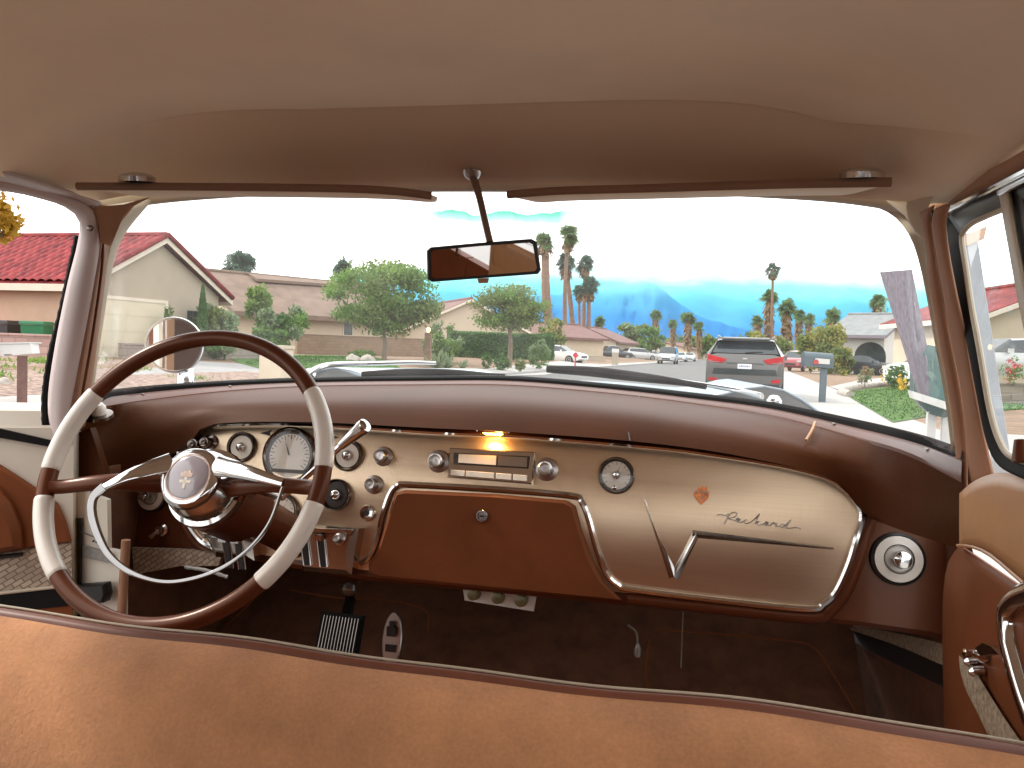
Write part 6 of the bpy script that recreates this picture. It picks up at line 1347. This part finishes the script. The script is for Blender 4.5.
for k, x in enumerate((-.12, -.08, -.045, -.01, .03, .07, .11)): mb.box((x, yr - .0355, .928), (.022, .003, .042 if k % 3 else .034), M['plateink'])
mb.build('plate_characters', npl, local=True)
MB().prism([V((-.06, yr - .014, 1.10)), V((.06, yr - .014, 1.10)), V((.05, yr - .014, 1.135)), V((-.05, yr - .014, 1.135))], V((0, -.008, 0)), M['alloy']).build('badge', suv, local=True)
def put(px, dep, z=.1): p = at(px, 350, dep); p.z = z; return p
make_car('silver grey van facing us at the left kerb', 'van', 'psilver', put(668.5, 92, 0), math.pi - RA, 'parked_van', 'van')
make_car('dark pickup parked sideways in front of the pink roofed house', 'pickup', 'pdark', put(611, 104), R_(-62), 'parked_pickup', 'pickup')
make_car('light suv parked sideways between the pickup and the van', 'suv', 'psilver', put(640, 110), R_(-60))
make_car('dark car half hidden behind the light suv', 'sedan', 'pdark', put(629, 116), R_(-60))
make_car('white sedan in the driveway by the red marker', 'sedan', 'pwhite', put(558, 64), R_(-110))
make_car('small white car beyond the van', 'sedan', 'pwhite', put(681, 122, 0), math.pi - RA)
make_car('farthest white car at the end of the parked row', 'sedan', 'pwhite', put(690, 134, 0), math.pi - RA)
make_car('pale blue car far off between the suv and the van', 'sedan', 'pblue', put(653, 128), R_(-40))
make_car('red car parked behind the yellow bush', 'suv', 'pred', put(797, 66), R_(160))
make_car('dark sedan with pale roof in front of the grey house', 'sedan', 'pdark', put(866, 60), R_(-118))
make_car('white suv behind the leaning board', 'suv', 'pwhite', put(947, 33), R_(116))
make_car('silver car on the raised drive seen through the side window', 'sedan', 'psilver', put(1012, 26, .62), R_(108))
# ================================================================== LIGHT
w = bpy.data.worlds.new('World'); sc.world = w; w.use_nodes = True
nt = w.node_tree; bg = nt.nodes['Background']
SUN_EL, SUN_AZ = 42.0, -91.0            # the sun stands high to the left, a little behind
sky = N(nt, 'ShaderNodeTexSky', sky_type='NISHITA'); sky.sun_disc = False
sky.sun_elevation = R_(SUN_EL); sky.sun_rotation = R_(SUN_AZ); sky.dust_density = 3.0
tc = N(nt, 'ShaderNodeTexCoord'); ns = N(nt, 'ShaderNodeTexNoise', Scale=1.6, Detail=6.0); nt.links.new(tc.outputs['Generated'], ns.inputs['Vector'])
mr = N(nt, 'ShaderNodeMapRange'); mr.inputs['From Min'].default_value = .25; mr.inputs['From Max'].default_value = .6; mr.inputs['To Min'].default_value = .88; mr.inputs['To Max'].default_value = 1.0
nt.links.new(ns.outputs['Fac'], mr.inputs['Value'])
mx = N(nt, 'ShaderNodeMixRGB'); mx.inputs['Color2'].default_value = (27, 27, 27.1, 1)
nt.links.new(mr.outputs['Result'], mx.inputs['Fac']); nt.links.new(sky.outputs['Color'], mx.inputs['Color1'])
nt.links.new(mx.outputs['Color'], bg.inputs['Color']); bg.inputs['Strength'].default_value = .1
sd = bpy.data.lights.new('sun', 'SUN'); sd.energy = 3.1; sd.angle = R_(5); sd.color = (1, .95, .87)
so = bpy.data.objects.new('sun', sd); COL.objects.link(so)
az = R_(SUN_AZ); so.rotation_euler = V((-math.sin(-az) * -1 * math.cos(R_(SUN_EL)) * 1, 0, 0)).to_track_quat('-Z', 'Y').to_euler() if False else (-V((math.sin(az) * math.cos(R_(SUN_EL)), math.cos(az) * math.cos(R_(SUN_EL)), math.sin(R_(SUN_EL))))).to_track_quat('-Z', 'Y').to_euler()
so.location = (-8, 6, 12)
sc.view_settings.view_transform = 'Standard'; sc.view_settings.look = 'None'; sc.view_settings.exposure = 0; sc.view_settings.gamma = 1
sc.render.engine = 'CYCLES'
cy = sc.cycles; cy.max_bounces = 10; cy.diffuse_bounces = 5; cy.glossy_bounces = 5; cy.transparent_max_bounces = 24; cy.transmission_bounces = 6
cy.caustics_reflective = False; cy.caustics_refractive = False; cy.use_denoising = True; cy.sample_clamp_indirect = 6
try: cy.denoiser = 'OPENIMAGEDENOISE'
except Exception: pass
